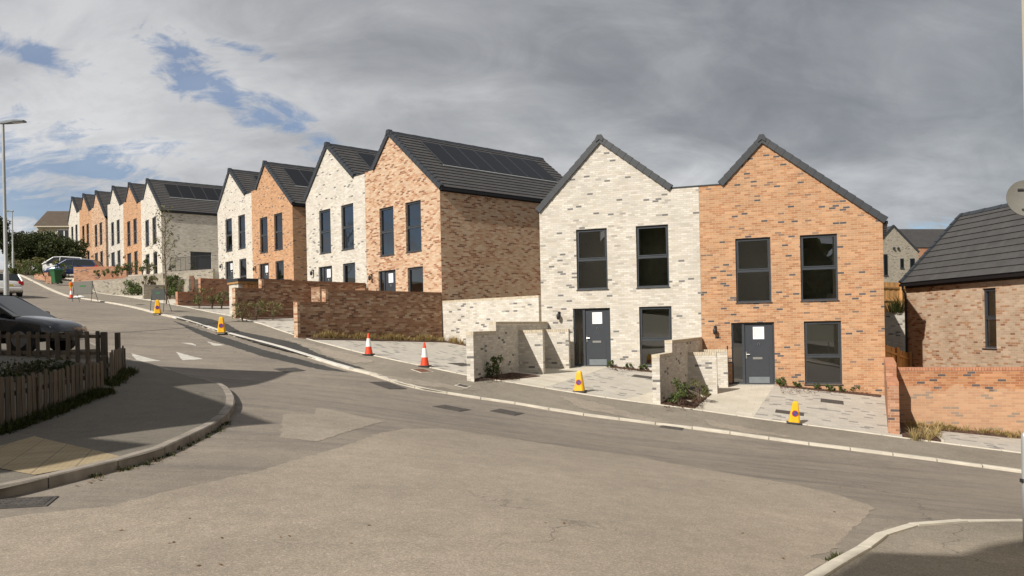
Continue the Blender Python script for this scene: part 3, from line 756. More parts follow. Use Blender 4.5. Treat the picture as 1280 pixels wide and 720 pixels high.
# the house at the right edge: only its left side wall and roof show
def right_house():
    yw = R(-5.2)
    root = thing('side_house', 'pinkish brick house at the right edge with one narrow window', 'house', (15.62, 31.6, -4.15), -yw, None)
    Dp = 12.5  # runs towards the viewer: local y from -Dp to 0
    el, rx, rz, er = 5.62, 2.5, 8.2, 5.3
    w = MB()
    win = (-5.10, -4.45, 3.08, 5.10)
    fill_holes(w, rect(-Dp, 0, -1.6, el), [rect(*win)], lambda a, b: (0, a, b), Vector((-1,0,0)))
    t = .16; y0, y1, z0, z1 = win
    w.face([(0,y0,z0),(t,y0,z0),(t,y0,z1),(0,y0,z1)]); w.face([(0,y1,z0),(0,y1,z1),(t,y1,z1),(t,y1,z0)])
    w.face([(0,y0,z1),(t,y0,z1),(t,y1,z1),(0,y1,z1)]); w.face([(0,y0,z0),(0,y1,z0),(t,y1,z0),(t,y0,z0)])
    pr = [(0,-1.6),(6.1,-1.6),(6.1,er),(rx,rz),(0,el)]
    w.face([(x,-Dp,z) for x, z in pr]); w.face([(x,0,z) for x, z in reversed(pr)]); w.face([(6.1,-Dp,-1.6),(6.1,0,-1.6),(6.1,0,er),(6.1,-Dp,er)])
    w.build('brick_wall', 'pinkbuff', root)
    rf = MB(); slope_roof(rf, -.14, el-.10, rx, rz+.03, -Dp-.03, .12, .34); slope_roof(rf, 6.2, er-.05, rx, rz+.03, -Dp-.03, .12, .34)
    ro = rf.build('roof', 'tile', root)
    g = MB(); g.box(-.24, -.10, -Dp, .08, el-.22, el-.12); g.box(-.035, -.003, -Dp, .0, el-.30, el-.10)
    g.build('gutter', 'gutter', ro)
    v = MB(); v.box(-.0, .0, 0, 0, 0, 0); v = MB()
    verge_caps(v, -.14, el-.08, rx, rz+.04, .10); v.build('verge_caps', 'verge', ro)
    rc = MB(); n = 28
    for i in range(n):
        ya = -Dp+i*(Dp+.1)/n; yb = ya+(Dp+.1)/n; gg = .012*(i % 2)
        for (xa, za), (xb, zb) in (((-.14,-.09),(0,.06)),((0,.06),(.14,-.09))):
            rc.face([(rx+xa,ya,rz+.04+za+gg),(rx+xb,ya,rz+.04+zb+gg),(rx+xb,yb,rz+.04+zb),(rx+xa,yb,rz+.04+za)])
    rc.build('ridge_tiles', 'verge', ro)
    dp = MB(); dp.tube([(-.17,-.05,el-.2),(-.17,-.05,el-.34),(-.06,-.05,el-.5),(-.06,-.05,-1.4)], .04, 8); dp.build('downpipe', 'gutter', root)
    fo = window(root, -y1, -y0, z0, z1, .5); fo.rotation_euler.z = R(-90)
    rm = MB(); rm.box(.17, 3.2, -6.6, -3, 2.8, 5.5); rm.build('room', 'plaster', root)
    return root
right_house()
# ------------------------------------------------------------------ the ground
kerb_px = [(15,341),(30,347),(85,371),(196,393),(265,412.5),(350,436),(428,460.5),(452,466),(514,484.7),(592,498),(640,505),(729,519.7),(819,531),(912,543),(990,554),(1100,568),(1280,592),(1420,612)]
back_px = [(45,340),(100,358),(151,371),(186,376.7),(221,383),(245,388),(295,398.5),(327,407),(376,423.3),(415,434),(454.5,444),(519,458),(584,471.8),(622.8,478),(678,487),(800,505.5),(865,514),(940,525),(1012,534.5),(1107.7,547.3),(1171.6,556),(1280,569.7),(1420,588)]
kerb = smoothline(px2w(kerb_px), 5); backl = smoothline(px2w(back_px), 5)
# everything else: one sheet to the horizon
def ground_sheet():
    mb = MB()
    xs = sorted(set([-900,-500,-300,-180,-120,-90]+list(np.arange(-70, 46, 2.0))+[60,90,140,250,500,900]))
    ys = sorted(set([-900,-400,-150,-60,-30]+list(np.arange(-16, 100, 2.0))+[110,140,200,350,700,1500]))
    X, Y = np.meshgrid(xs, ys); Z = Hn(X.ravel(), Y.ravel()).reshape(X.shape)
    bl = [(p.x, p.y) for p in backl]
    for j in range(len(ys)):
        for i in range(len(xs)):
            x, y = xs[i], ys[j]
            Z[j][i] -= .30
            # behind the footway the plots stand on their own levels
            best = min(bl, key=lambda p: (p[0]-x)**2+(p[1]-y)**2); dd = math.hypot(best[0]-x, best[1]-y)
            beyond = (x*best[1]-y*best[0])*0 + (1 if (y*.8+x*.6) > (best[1]*.8+best[0]*.6) else -1)
            if beyond > 0 and -17 < x < 30: Z[j][i] -= min(1.2, dd*.25)
    mb.v = [(xs[i], ys[j], float(Z[j][i])) for j in range(len(ys)) for i in range(len(xs))]
    w_ = len(xs)
    for j in range(len(ys)-1):
        for i in range(w_-1):
            mb.f.append([j*w_+i, j*w_+i+1, (j+1)*w_+i+1, (j+1)*w_+i]); mb.uv.append(None)
    return tag(mb.build('ground', 'soil', smooth=True), kind='structure')
ground_sheet()
road = [tuple(p) for p in kerb]+[(26,14),(24,-14),(-24,-14),(-40,20),(-60,60),(-62,90),(-40,90)]
tag(drape('road', road, 'asph', 0, .8), kind='structure')
foot = [tuple(p) for p in kerb]+[tuple(p) for p in reversed(backl)]
tag(drape('footway', foot, 'asphf', .05, .6), kind='structure')
tag(strip('kerb', kerb, .19, 'kerb', -.2, .062, 1), kind='structure')
gut = [(p.x+.0, p.y+.0) for p in kerb]
gl_ = []
for i, p in enumerate(kerb):
    d_ = (kerb[min(i+1, len(kerb)-1)]-kerb[max(i-1, 0)]).normalized(); gl_.append((p.x+d_.y*(.10+.05*math.sin(i*1.7)), p.y-d_.x*(.10+.05*math.sin(i*1.7))))
tag(drape('gutter_dust', gut+gl_[::-1], 'asphl', .004, .5), kind='structure')
tag(strip('footway_edging', backl, .06, 'kerb', -.2, .075, 1), kind='structure')
for nm, poly, mat, dz in [
    ('coarse_surfacing', [(0,648),(136,633),(320,590),(378,572),(425,560),(475,542),(507,536),(553,536),(631,547),(720,560.5),(791,570),(889,588),(990,605),(1048,619),(1095,634),(1052,673),(1037,689),(1013,697),(1060,705),(1000,740),(300,760),(-80,740)], 'asphc', .004),
    ('worn_patch', [(353,518),(393,518),(397,509),(480,527),(397,552),(350,547)], 'asphl', .004),
    ('fresh_patch', [(262,424),(215,401),(276,420),(330,437.5),(436,465.5),(400,462),(330,446)], 'asphd', .004),
    ('fresh_footway_patch', [(218,399),(233,396),(262,400),(285,407),(300,416),(335,423),(375,432),(395,443),(420,452),(456,463),(436,461.5),(330,433),(277,416.5)], 'asphd', .056),
    ]:
    tag(drape(nm, px2w(poly), mat, dz, .6, rag=.018), kind='structure')
for poly in [[(164,441.7),(200,451),(173,452.5)],[(220,440),(254,449),(228,450.5)],[(225,428.5),(246,432.4),(240,429)],[(259,427),(282,431.5),(268,432.5)]]:
    tag(drape('road_marking', px2w(poly), 'white', .005, .4, rag=.012), kind='structure')
tag(strip('fresh_kerb', [p for p in kerb if at(200,394).x < p.x < at(437,463).x], .17, 'kerbnew', -.2, .068, 1), kind='structure')
# corner island and its kerb
isl_px = [(-60,636),(0,625),(100,600),(150,587),(200,572),(240,553),(272,536),(288,522),(294,509),(290,497),(280,487),(262,481)]
isl = smoothline(px2w(isl_px), 5)
lk_px = [(262,481),(250,479),(205,465),(156,451),(110,430),(50,402),(14,382),(-60,350)]
lk = smoothline(px2w(lk_px), 4)
left = [tuple(p) for p in isl]+[tuple(p) for p in lk]+[(-40,38),(-24,10),(-14,2)]
tag(drape('corner_footway', left, 'asphi', .11, .5), kind='structure')
tag(strip('corner_kerb', isl, .15, 'kerbold', -.2, .125, 1), kind='structure')
tag(strip('flush_kerb', lk, .10, 'kerbold', -.2, .12, 1), kind='structure')
tac = px2w([(-40,570),(0,568),(43,555),(150,582),(108,594),(43,607),(0,598),(-40,588)])
tag(drape('tactile_paving', tac, 'tactile', .117, .5, uvrot=R(20)), kind='structure')
# near right corner
rc_px = [(1000,735),(1020,719),(1056,702),(1100,671),(1125,664),(1160,659.5),(1200,657),(1280,656.5),(1400,660)]
rcl = smoothline(px2w(rc_px), 5)
tag(drape('near_footway', [tuple(p) for p in rcl]+[(20,5),(10,2)], 'asphf', .07, .5), kind='structure')
tag(strip('near_kerb', rcl, .13, 'kerb', -.2, .085, -1), kind='structure')

# dried mud and dust trodden over the footway and washed into the channel
for poly in [[(700,497),(745,505),(800,522),(842,531),(820,531),(770,521),(722,512)],[(470,470),(540,480),(600,491),(560,489),(500,480)],[(395,436),(440,445),(470,455),(440,456),(405,446)],[(880,527),(930,537),(990,549),(940,545),(890,536)],[(350,423),(392,432),(420,441),(380,436)]]:
    P = px2w(poly); tag(drape('dust_patch', [tuple(p) for p in P], 'asphl', .058, .4, rag=.05), kind='structure')
def rayz(px, py, zf):
    "where the line of sight through a spot of the photograph meets a plot's surface"
    a, b = ray(px, py); lo = 8.0
    d = lo
    while d < 75 and b*d > zf(a*d, d): lo = d; d += .4
    hi = d
    for _ in range(14):
        m = (lo+hi)/2
        if b*m <= zf(a*m, m): hi = m
        else: lo = m
    return (a*hi, hi, zf(a*hi, hi))
# ------------------------------------------------------------------ plots in front of the houses
def front_level(P, yaw, t, L_=None):
    "where the line t metres along the front meets the back of the footway"
    lo, hi = 0.0, 16.0; best = None
    for i in range(len(backl)-1):
        a, b = backl[i], backl[i+1]
        o = Vector(along(P, yaw, t)); d = Vector(along(P, yaw, t, 1))-o; e = b-a
        den = d.x*e.y-d.y*e.x
        if abs(den) < 1e-9: continue
        s = ((a.x-o.x)*e.y-(a.y-o.y)*e.x)/den; u = ((a.x-o.x)*d.y-(a.y-o.y)*d.x)/den
        if 0 <= u <= 1 and s > 0 and (best is None or s < best): best = s
    return best if best else 7.0
def plot_zf(P, yaw, back):
    "level of a plot: back = [(t, z)...] along the house front, running down to the footway"
    c, n = (math.cos(yaw), -math.sin(yaw)), (-math.sin(yaw), -math.cos(yaw))
    ts = [b[0] for b in back]; zs = [b[1] for b in back]
    cache = {}
    def zf(x, y):
        dx, dy = x-P[0], y-P[1]; t = dx*c[0]+dy*c[1]; s = max(0, dx*n[0]+dy*n[1])
        zb = float(np.interp(t, ts, zs)); k = round(t*4)
        if k not in cache: cache[k] = front_level(P, yaw, k/4)
        Lf = cache[k]; e = along(P, yaw, t, Lf); zf_ = H(*e)+.055
        u = min(1, s/Lf); return zb*(1-u)+zf_*u
    return zf
def plot(name, P, yaw, pts, mat, zf, dz=0, skirt=.5, kind='structure', clip=True):
    o = drape(name, pts, mat, dz, .55, zf, skirt, uvrot=-yaw)
    return tag(o, kind=kind) if kind else o
def FP(P, yaw, t, s=0): return along(P, yaw, t, s)
def fr(P, yaw, t, inset=.05): return along(P, yaw, t, front_level(P, yaw, t)-inset)
def front_edge(P, yaw, t0, t1, n=6): return [fr(P, yaw, t0+(t1-t0)*i/n) for i in range(n+1)]

zA = plot_zf(PA, YA, [(-10,FA-.02),(-6.2,FA-.02),(-3.1,-1.98),(-2.9,FB-.02),(-.45,FB-.02),(3.2,-2.64)])
plot('drive_paving', PA, YA, [FP(PA,YA,-6.45), FP(PA,YA,-3.1)]+front_edge(PA,YA,-3.7,-7.0), 'paver', zA)
plot('path_paving', PA, YA, [FP(PA,YA,-9.0), FP(PA,YA,-6.45)]+front_edge(PA,YA,-7.0,-11.2), 'slab', zA, .004)
plot('drive_paving', PA, YA, [FP(PA,YA,-.5), FP(PA,YA,3.3)]+front_edge(PA,YA,2.75,-1.0), 'paver', zA)
plot('path_paving', PA, YA, [FP(PA,YA,-2.9), FP(PA,YA,-.5)]+front_edge(PA,YA,-1.0,-4.6), 'slab', zA, .004)
# bay beyond the long brown wall
bayP, bayY = (-3.06, 35.18), R(44.3)
zbay = plot_zf(bayP, bayY, [(-.5,-.52),(2,-.80),(6.2,-1.45)])
plot('drive_paving', bayP, bayY, [(-3.05,35.1),(1.0,31.1)]+[tuple(p) for p in reversed([q for q in backl if -7.85 < q.x < -1.3])]+[(-7.9,29.5)], 'paver', zbay, -.004)
zD = plot_zf(PD, YD, [(-3.1,FD-.02),(3.3,FD-.02)]); zC = plot_zf(PD, YD, [(-9.3,FC-.02),(-2.9,FC-.02)])
plot('drive_paving', PD, YD, [FP(PD,YD,-2.9), FP(PD,YD,3.05)]+front_edge(PD,YD,2.9,-2.8), 'paver', zD)
plot('drive_paving', PD, YD, [FP(PD,YD,-9.0), FP(PD,YD,-3.1)]+front_edge(PD,YD,-3.2,-9.5), 'paver', zC)
zE2 = plot_zf(PE, YE, [(-3.1,FE2-.02),(3.3,FE2-.02),(6.5,1.6)]); zE1 = plot_zf(PE, YE, [(-9.2,FE1-.02),(-2.7,FE1-.02)])
plot('drive_paving', PE, YE, [FP(PE,YE,3.4), FP(PE,YE,6.6)]+front_edge(PE,YE,6.6,3.5), 'paver', plot_zf(PE, YE, [(3.3,1.7),(6.6,1.25)]))
plot('drive_paving', PE, YE, [FP(PE,YE,-2.7), FP(PE,YE,3.2)]+front_edge(PE,YE,3.1,-2.7), 'slab', zE2)
plot('drive_paving', PE, YE, [FP(PE,YE,-8.8), FP(PE,YE,-2.95)]+front_edge(PE,YE,-2.95,-8.6), 'slab', zE1)
# raised ground under the far row
plot('terrace_ground', PF, YF, [FP(PF,YF,-22.5,.3),FP(PF,YF,3.1,.3),FP(PF,YF,3.1,-11),FP(PF,YF,12,-11),FP(PF,YF,11.5,-1.5),FP(PF,YF,6.5,4.4),FP(PF,YF,3.0,6.5),FP(PF,YF,-3,7.5),FP(PF,YF,-22.5,6.0)], 'slab',
     lambda x, y: float(np.interp((x-PF[0])*math.cos(YF)-(y-PF[1])*math.sin(YF), [-22, -9, -3, 0, 12], [6.6, 5.5, 4.95, 4.8, 4.75]))-.04*max(0, -(x-PF[0])*math.sin(YF)-(y-PF[1])*math.cos(YF)), skirt=1.5)
# footway in front of a side house on the right
zR = lambda x, y: float(H(min(x, 14.5), min(y, 21)))+.06+.02*max(0, y-21)
e0 = at(1180,556).to_2d(); e1 = at(1290,571).to_2d()
plot('drive_paving', PA, YA, [tuple(at(1180,556).to_2d()), tuple(at(1230,562.5).to_2d()), tuple(e1), (15.3,22.6), (12.0,23.3)], 'paver', zR)

# ------------------------------------------------------------------ brick garden walls
def wall_box(mb, a, b, th, z0, z1, side=1):
    "upright slab between a and b with its thickness on the left of the direction a->b"
    a = Vector(a); b = Vector(b); d = (b-a).normalized(); n = Vector((-d.y, d.x))*th*side
    P = [a, b, b+n, a+n]
    if side < 0: P = [a+n, b+n, b, a]
    mb.quadbox([(p.x,p.y,z0) for p in P]+[(p.x,p.y,z1) for p in P])
def coping(mb, a, b, th, z1, side=1):
    "bricks on edge along the top"
    a = Vector(a); b = Vector(b); d = (b-a); ln = d.length; d.normalize(); n = Vector((-d.y, d.x))*side
    k = max(1, round(ln/.0775)); st = ln/k
    for i in range(k):
        p = a+d*(st*i+.004); q = a+d*(st*(i+1)-.004); j = random.uniform(-.002, .002)
        P = [p-n*.003, q-n*.003, q+n*(th+.003), p+n*(th+.003)]
        if side < 0: P = P[::-1]
        mb.quadbox([(v.x,v.y,z1-.10) for v in P]+[(v.x,v.y,z1+j) for v in P])
def single(name, col, dark=.06):
    m, nt, b = new_mat(name)
    tc = N(nt, 'ShaderNodeTexCoord').outputs['Object']
    c = ramp(nt, noise(nt, tc, 9, 3, .6), [(.25, tuple(x*.72 for x in col)), (.5, col), (.75, tuple(min(1, x*1.2) for x in col))])
    L(nt, c, b.inputs['Base Color']); b.inputs['Roughness'].default_value = .9; return m
MT['cop_cream'] = single('cream_coping', (.56,.48,.36)); MT['cop_buff'] = single('buff_coping', (.50,.31,.18)); MT['cop_brown'] = single('brown_coping', (.30,.165,.095)); MT['cop_red'] = single('red_coping', (.47,.22,.125)); MT['cop_grey'] = single('grey_coping', (.33,.29,.24))
def garden_wall(label, near, far, kstep, zfront, zrear, zbase, mat, cop, th=.23, returns=(), flen=.84, side=1, fd=None, kend=1.0, pier=None, group='stepped brick garden walls'):
    near = Vector(near); far = Vector(far); ang = 0
    root = thing('garden_wall', label, 'wall', (near.x, near.y, zfront-1.4), 0, group)
    o = Vector((near.x, near.y)); zz = zfront-1.4
    def loc(p): return (p[0]-o.x, p[1]-o.y)
    P = lambda k: near.lerp(far, k)
    w = MB()
    w1 = MB(); d_ = (far-near).normalized(); nrm = Vector((-d_.y, d_.x))
    wall_box(w, loc(P(0)), loc(P(kstep)), th, zbase-zz, zfront-.105-zz); w.build('front_section', mat, root)
    if pier:  # sunlit ends keep the pale buff; long faces have shade in their colour
        for kk, zt_ in ((0, zfront), (kstep, zrear)):
            q0 = P(kk)-d_*.012; q1 = P(kk)+d_*.10; w2 = MB(); wall_box(w2, loc(q0-nrm*.004), loc(q1-nrm*.004), th+.008, zbase-zz if kk == 0 else zfront-.08-zz, zt_+.003-zz); w2.build('lit_end_bricks', pier, root)
    w = MB(); wall_box(w, loc(P(kstep)), loc(P(kend)), th, zbase-zz, zrear-.105-zz); w.build('rear_section', mat, root)
    c = MB(); coping(c, loc(P(0)), loc(P(kstep)), th, zfront-zz); c.build('coping', cop, root)
    c = MB(); coping(c, loc(P(kstep)), loc(P(kend)), th, zrear-zz); c.build('coping', cop, root)
    for k, ln, zt in returns:
        r = MB(); a = P(k)-Vector((0, 0)); e = a+Vector(fd)*ln; a = a-Vector(fd)*.0
        wall_box(r, loc(a), loc(e), .21, zbase-zz, zt-.105-zz); r.build('return_wall', mat, root)
        r = MB(); coping(r, loc(a), loc(e), .21, zt-zz); r.build('coping', cop, root)
    return root
fAB = (math.cos(YA), -math.sin(YA)); fD = (math.cos(YD), -math.sin(YD)); fE = (math.cos(YE), -math.sin(YE))
garden_wall('cream brick stepped wall with two short returns, left of the cream house doorstep', (-1.15,23.55), (1.40,31.0), .25, -.13, .16, -2.4, 'cream', 'cop_cream', returns=((.54,.86,-.14),(.90,1.02,-.14)), fd=fAB, kend=.993)
garden_wall('cream brick stepped wall between the two yellow cones, left of the orange house door', (4.22,22.95), (6.93,29.1), .25, -.90, -.53, -3.2, 'cream', 'cop_cream', returns=((.60,.93,-.99),(.89,.98,-.97)), fd=fAB, kend=.992)
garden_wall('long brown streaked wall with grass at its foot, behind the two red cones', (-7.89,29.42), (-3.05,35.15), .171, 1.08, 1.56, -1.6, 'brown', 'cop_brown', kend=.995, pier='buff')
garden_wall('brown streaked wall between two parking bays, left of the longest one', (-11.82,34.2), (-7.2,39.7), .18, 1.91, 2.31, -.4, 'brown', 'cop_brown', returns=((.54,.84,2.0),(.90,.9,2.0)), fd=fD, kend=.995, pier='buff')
garden_wall('reddish brick garden wall with shrubs in front of its low end', (-18.14,43.4), (-13.35,49.1), .18, 2.27, 3.05, .6, 'redbrick', 'cop_red', kend=.995)
garden_wall('cream low wall behind the dark road sign with lit return beside a brown gate', (-22.6,49.1), (-17.35,53.7), .18, 3.05, 3.45, 1.4, 'greybrick', 'cop_grey', returns=((.35,.84,3.4),), fd=fE, kend=.995)
# orange wall right of the nearest orange house (its left face shows) and the long one running on to the right
def orange_wall():
    root = garden_wall('orange brick stepped pier wall at the right end of the orange house drive', (10.26,21.25), (12.86,27.0), .33, -1.70, -1.31, -3.9, 'redbrick', 'cop_red', th=.28, kend=.995)
    return root
orange_wall()
root = thing('long_garden_wall', 'long red-orange brick wall with pale lower courses below the pinkish house', 'wall', (11.55,24.35,-3.2), 0)
m = MB(); wall_box(m, (0,0), (5.6*fAB[0],5.6*fAB[1]), .23, -1, 1.59); m.build('wall_panel', 'saltbrick', root)
m = MB(); coping(m, (0,0), (5.6*fAB[0],5.6*fAB[1]), .23, 1.70); m.build('coping', 'cop_red', root)
# cream wall between the buff house and the cream one
root = thing('bay_wall', 'cream brick wall joining the buff house to the cream one at the back of a bay', 'wall', (-3.06,35.18,-1), 0)
m = MB(); wall_box(m, (.0,-.02), (4.12,-4.05), .23, -2, 2.09); m.build('wall_panel', 'cream', root)
m = MB(); coping(m, (.0,-.02), (4.12,-4.05), .23, 2.19); m.build('coping', 'cop_cream', root)
# bin store with a flat roof
root = thing('bin_store', 'cream brick bin store under a flat dark roof behind the brown wall', 'bin store', (-13.0,36.8,.9), -YD)
m = MB(); m.box(0, 1.0, 0, .22, -.6, 1.30); m.build('brick_wall', 'cream', root)
m = MB(); m.box(0, .22, .22, 2.4, -.6, 1.05); m.build('side_wall', 'cream', root)
m = MB(); m.box(-.08, 1.15, -.08, 2.55, 1.40, 1.53); m.build('flat_roof', 'verge', root)
m = MB(); m.box(-.06, 1.13, -.06, 2.5, 1.30, 1.40); m.build('roof_edge', 'timber', root)
for i in range(14):
    m = MB(); m.box(1.02, 1.05, .3+i*.15, .39+i*.15, -.2, 1.29); m.build('slat', 'timber', root)
# retaining walls of the far row
def simple_wall(name, label, a, b, z0, z1, mat, cop, th=.22, group=None):
    root = thing(name, label, 'wall', (a[0], a[1], z0), 0, group)
    m = MB(); wall_box(m, (0,0), (b[0]-a[0], b[1]-a[1]), th, -.8, z1-z0-.1); m.build('wall_panel', mat, root)
    m = MB(); coping(m, (0,0), (b[0]-a[0], b[1]-a[1]), th, z1-z0); m.build('coping', cop, root); return root
simple_wall('retaining_wall', 'grey brick retaining wall behind the shrubs, lower left one', pt(105,360,58)[:2], pt(158,360,56)[:2], 2.6, 3.95, 'greybrick', 'cop_grey')
simple_wall('retaining_wall', 'grey brick retaining wall behind the shrubs, middle one', pt(158,360,55.9)[:2], pt(204,360,53.5)[:2], 2.5, 4.05, 'greybrick', 'cop_grey')
simple_wall('retaining_wall', 'grey brick retaining wall below the side door of the far cream house', (-26.4,60.2), (-21.6,57.9), 2.6, 4.62, 'greybrick', 'cop_grey')
simple_wall('front_wall', 'red brick garden wall in front of the far houses, beside the blue car', pt(92,340,60)[:2], pt(158,340,60)[:2], 4.0, 5.15, 'redbrick', 'cop_red')
simple_wall('low_wall', 'low red brick wall below the white parked car', pt(43,345,63)[:2], pt(60,345,62)[:2], 4.2, 4.95, 'redbrick', 'cop_red')
simple_wall('low_wall', 'short brick pier beside the green bin', pt(57,345,60)[:2], pt(64,345,60)[:2], 3.7, 4.5, 'redbrick', 'cop_red')
g_ = thing('gate', 'small brown timber gate beside a lit cream wall end', 'gate', pt(237,366,50.5), -YE)
for i in range(5):
    m = MB(); m.box(i*.16, i*.16+.14, 0, .03, 0, 1.05); m.build('board', 'terracotta', g_)
m = MB(); m.box(0,.8,.03,.07,.2,.3); m.box(0,.8,.03,.07,.8,.9); m.build('rail', 'terracotta', g_)
def railing(label, a, b, z, h=1.05, n=40):
    root = thing('railing', label, 'railing', (a[0], a[1], z)); dx, dy = b[0]-a[0], b[1]-a[1]
    m = MB(); m.tube([(0,0,h),(dx,dy,h)], .02, 6); m.tube([(0,0,.1),(dx,dy,.1)], .012, 6); m.build('rail', 'blackp', root)
    for i in range(n+1):
        m = MB(); k = i/n; m.tube([(dx*k,dy*k,0),(dx*k,dy*k,h)], .009 if i % 5 else .018, 5); m.build('baluster', 'blackp', root)
railing('thin dark railing on the retaining wall beside the far side door', (-25.5,59.9), (-21.8,58.1), 4.6)

# ------------------------------------------------------------------ bark beds along the walls and fronts
def bed(name, pts, zf, mat='mulch', dz=.03): return tag(drape(name, pts, mat, dz, .3, zf, .1), kind='structure')
bed('planting_bed', [FP(PA,YA,-6.3,.02),FP(PA,YA,-3.15,.02),FP(PA,YA,-3.2,.42),FP(PA,YA,-6.3,.30)], zA)
bed('planting_bed', [FP(PA,YA,-.35,.02),FP(PA,YA,2.95,.02),FP(PA,YA,2.9,.40),FP(PA,YA,-.3,.28)], zA)
bed('planting_bed', [(-1.13,23.58),(-.02,26.9),(.9,26.5)]+[tuple(p) for p in px2w([(625,477.5),(592,472.3)])], zA)
bed('planting_bed', [(4.25,22.98),(5.75,26.5),(6.5,26.2)]+[tuple(p) for p in px2w([(868,513),(826,507.6)])], zA)
bed('planting_bed', [(-7.85,29.4),(-3.0,35.1),(.9,31.2),(.7,30.8),(-2.85,34.4),(-7.3,29.2)], zbay)
bed('planting_bed', [(-11.8,34.2),(-9.6,36.8),(-9.1,36.5),(-11.1,33.9)], zD)
bed('planting_bed', [(-18.0,43.4),(-15.6,46.3),(-14.9,45.6),(-17.1,42.9)], plot_zf(PE, YE, [(3.3,1.7),(6.6,1.25)]))
zg = lambda x, y: zR(x, y)+.02
bed('planting_bed', [tuple(at(1131,550).to_2d()),tuple(at(1176,555.5).to_2d()),(12.0,23.2),(15.4,22.5),(15.4,22.95),(11.6,24.2),(10.9,23.4)], zg)
# pale edging of the paved drive on the right
a = at(1180,556); b = Vector((12.0, 23.25, 0))
m = MB()
A2, B2 = a.to_2d(), b.to_2d(); d_ = (B2-A2).normalized(); n2 = Vector((-d_.y, d_.x))*.06
m.quadbox([(p.x,p.y,zR(p.x,p.y)-.2) for p in (A2, A2-n2*-1, B2-n2*-1, B2)]+[(p.x,p.y,zR(p.x,p.y)+.07) for p in (A2, A2-n2*-1, B2-n2*-1, B2)])
tag(m.build('drive_edging', 'kerb'), kind='structure')

# ------------------------------------------------------------------ covers in the road, footway and drives
def cover(name, label, px, py, w, l, ang, mat='iron', frame=None, dz=.0, zf=None, depth=None, cat='manhole cover', group='metal covers let into the ground'):
    if zf is None: p = at(px, py, dz); z = p.z
    else:
        p = Vector(rayz(px, py, zf)); z = p.z
    c, s = math.cos(ang), math.sin(ang); zfn = (lambda x, y: H(x, y)+dz) if zf is None else zf
    dx = (zfn(p.x+c*.3, p.y+s*.3)-zfn(p.x-c*.3, p.y-s*.3))/.6; dy = (zfn(p.x-s*.3, p.y+c*.3)-zfn(p.x+s*.3, p.y-c*.3))/.6
    root = thing(name, label, cat, (p.x, p.y, z), ang, group)
    def lz(x, y): return x*dx+y*dy
    def slab(mb, x0, x1, y0, y1, z0, z1):
        P = [(x0,y0),(x1,y0),(x1,y1),(x0,y1)]
        mb.quadbox([(a,b,lz(a,b)+z0) for a,b in P]+[(a,b,lz(a,b)+z1) for a,b in P])
    m = MB(); slab(m, -w/2-.04, w/2+.04, -l/2-.04, l/2+.04, -.05, .009); m.build('cover_frame', frame or mat, root)
    m = MB(); slab(m, -w/2, w/2, -l/2, l/2, 0, .014)
    nx, ny = max(2, int(w/.07)), max(2, int(l/.07))
    for i in range(nx):
        for j in range(ny):
            cx, cy = -w/2+(i+.5)*w/nx, -l/2+(j+.5)*l/ny
            slab(m, cx-.022, cx+.022, cy-.012, cy+.012, .012, .0185)
    m.build('cover_plate', mat, root); return root
aAB = -YA-.05; aD = -YD
cover('manhole_cover', 'square iron cover in the road nearest the kerb, left of a similar one', 565, 510.5, .65, .6, aAB)
cover('manhole_cover', 'square iron cover in the road below the cream house path', 634, 515.5, .6, .6, aAB)
cover('manhole_cover', 'wide rusty cover in the road below the second red cone', 485, 482, .9, .5, aD)
cover('manhole_cover', 'iron cover at the tip of the big shadow on the road', 362, 462.5, .6, .6, aD)
cover('manhole_cover', 'brownish cover with concrete surround in the footway', 528, 463.5, .45, .4, aD, 'terracotta', 'kerb', .05)
cover('manhole_cover', 'small footway cover in a pale square frame', 578.5, 482.5, .3, .25, aAB, 'iron', 'kerb', .05)
cover('manhole_cover', 'dark cover in the parking bay beside a red cone', 577, 455.5, .6, .6, aD, zf=zbay)
cover('manhole_cover', 'dark cover in the drive close to the cream stepped wall', 803, 471, .6, .5, aAB, zf=zA)
cover('manhole_cover', 'dark cover in the drive in front of the ground floor window of the orange house', 1040, 502, .6, .6, aAB, zf=zA)
cover('drain_cover', 'slotted cover behind the yellow cone on the orange house drive', 987, 516, .7, .42, aAB, zf=zA)
cover('road_gully', 'iron gully grate against the kerb below the cream stepped wall', 840, 534.5, .5, .35, aAB, cat='drain', group=None)
cover('road_gully', 'rusty gully grate in the road beside the tactile paving', 22, 629, .55, .32, R(15), 'iron', cat='drain', group=None)
cover('service_cover', 'small footway cover near the dark road sign', 176, 381, .4, .3, aD, dz=.05)

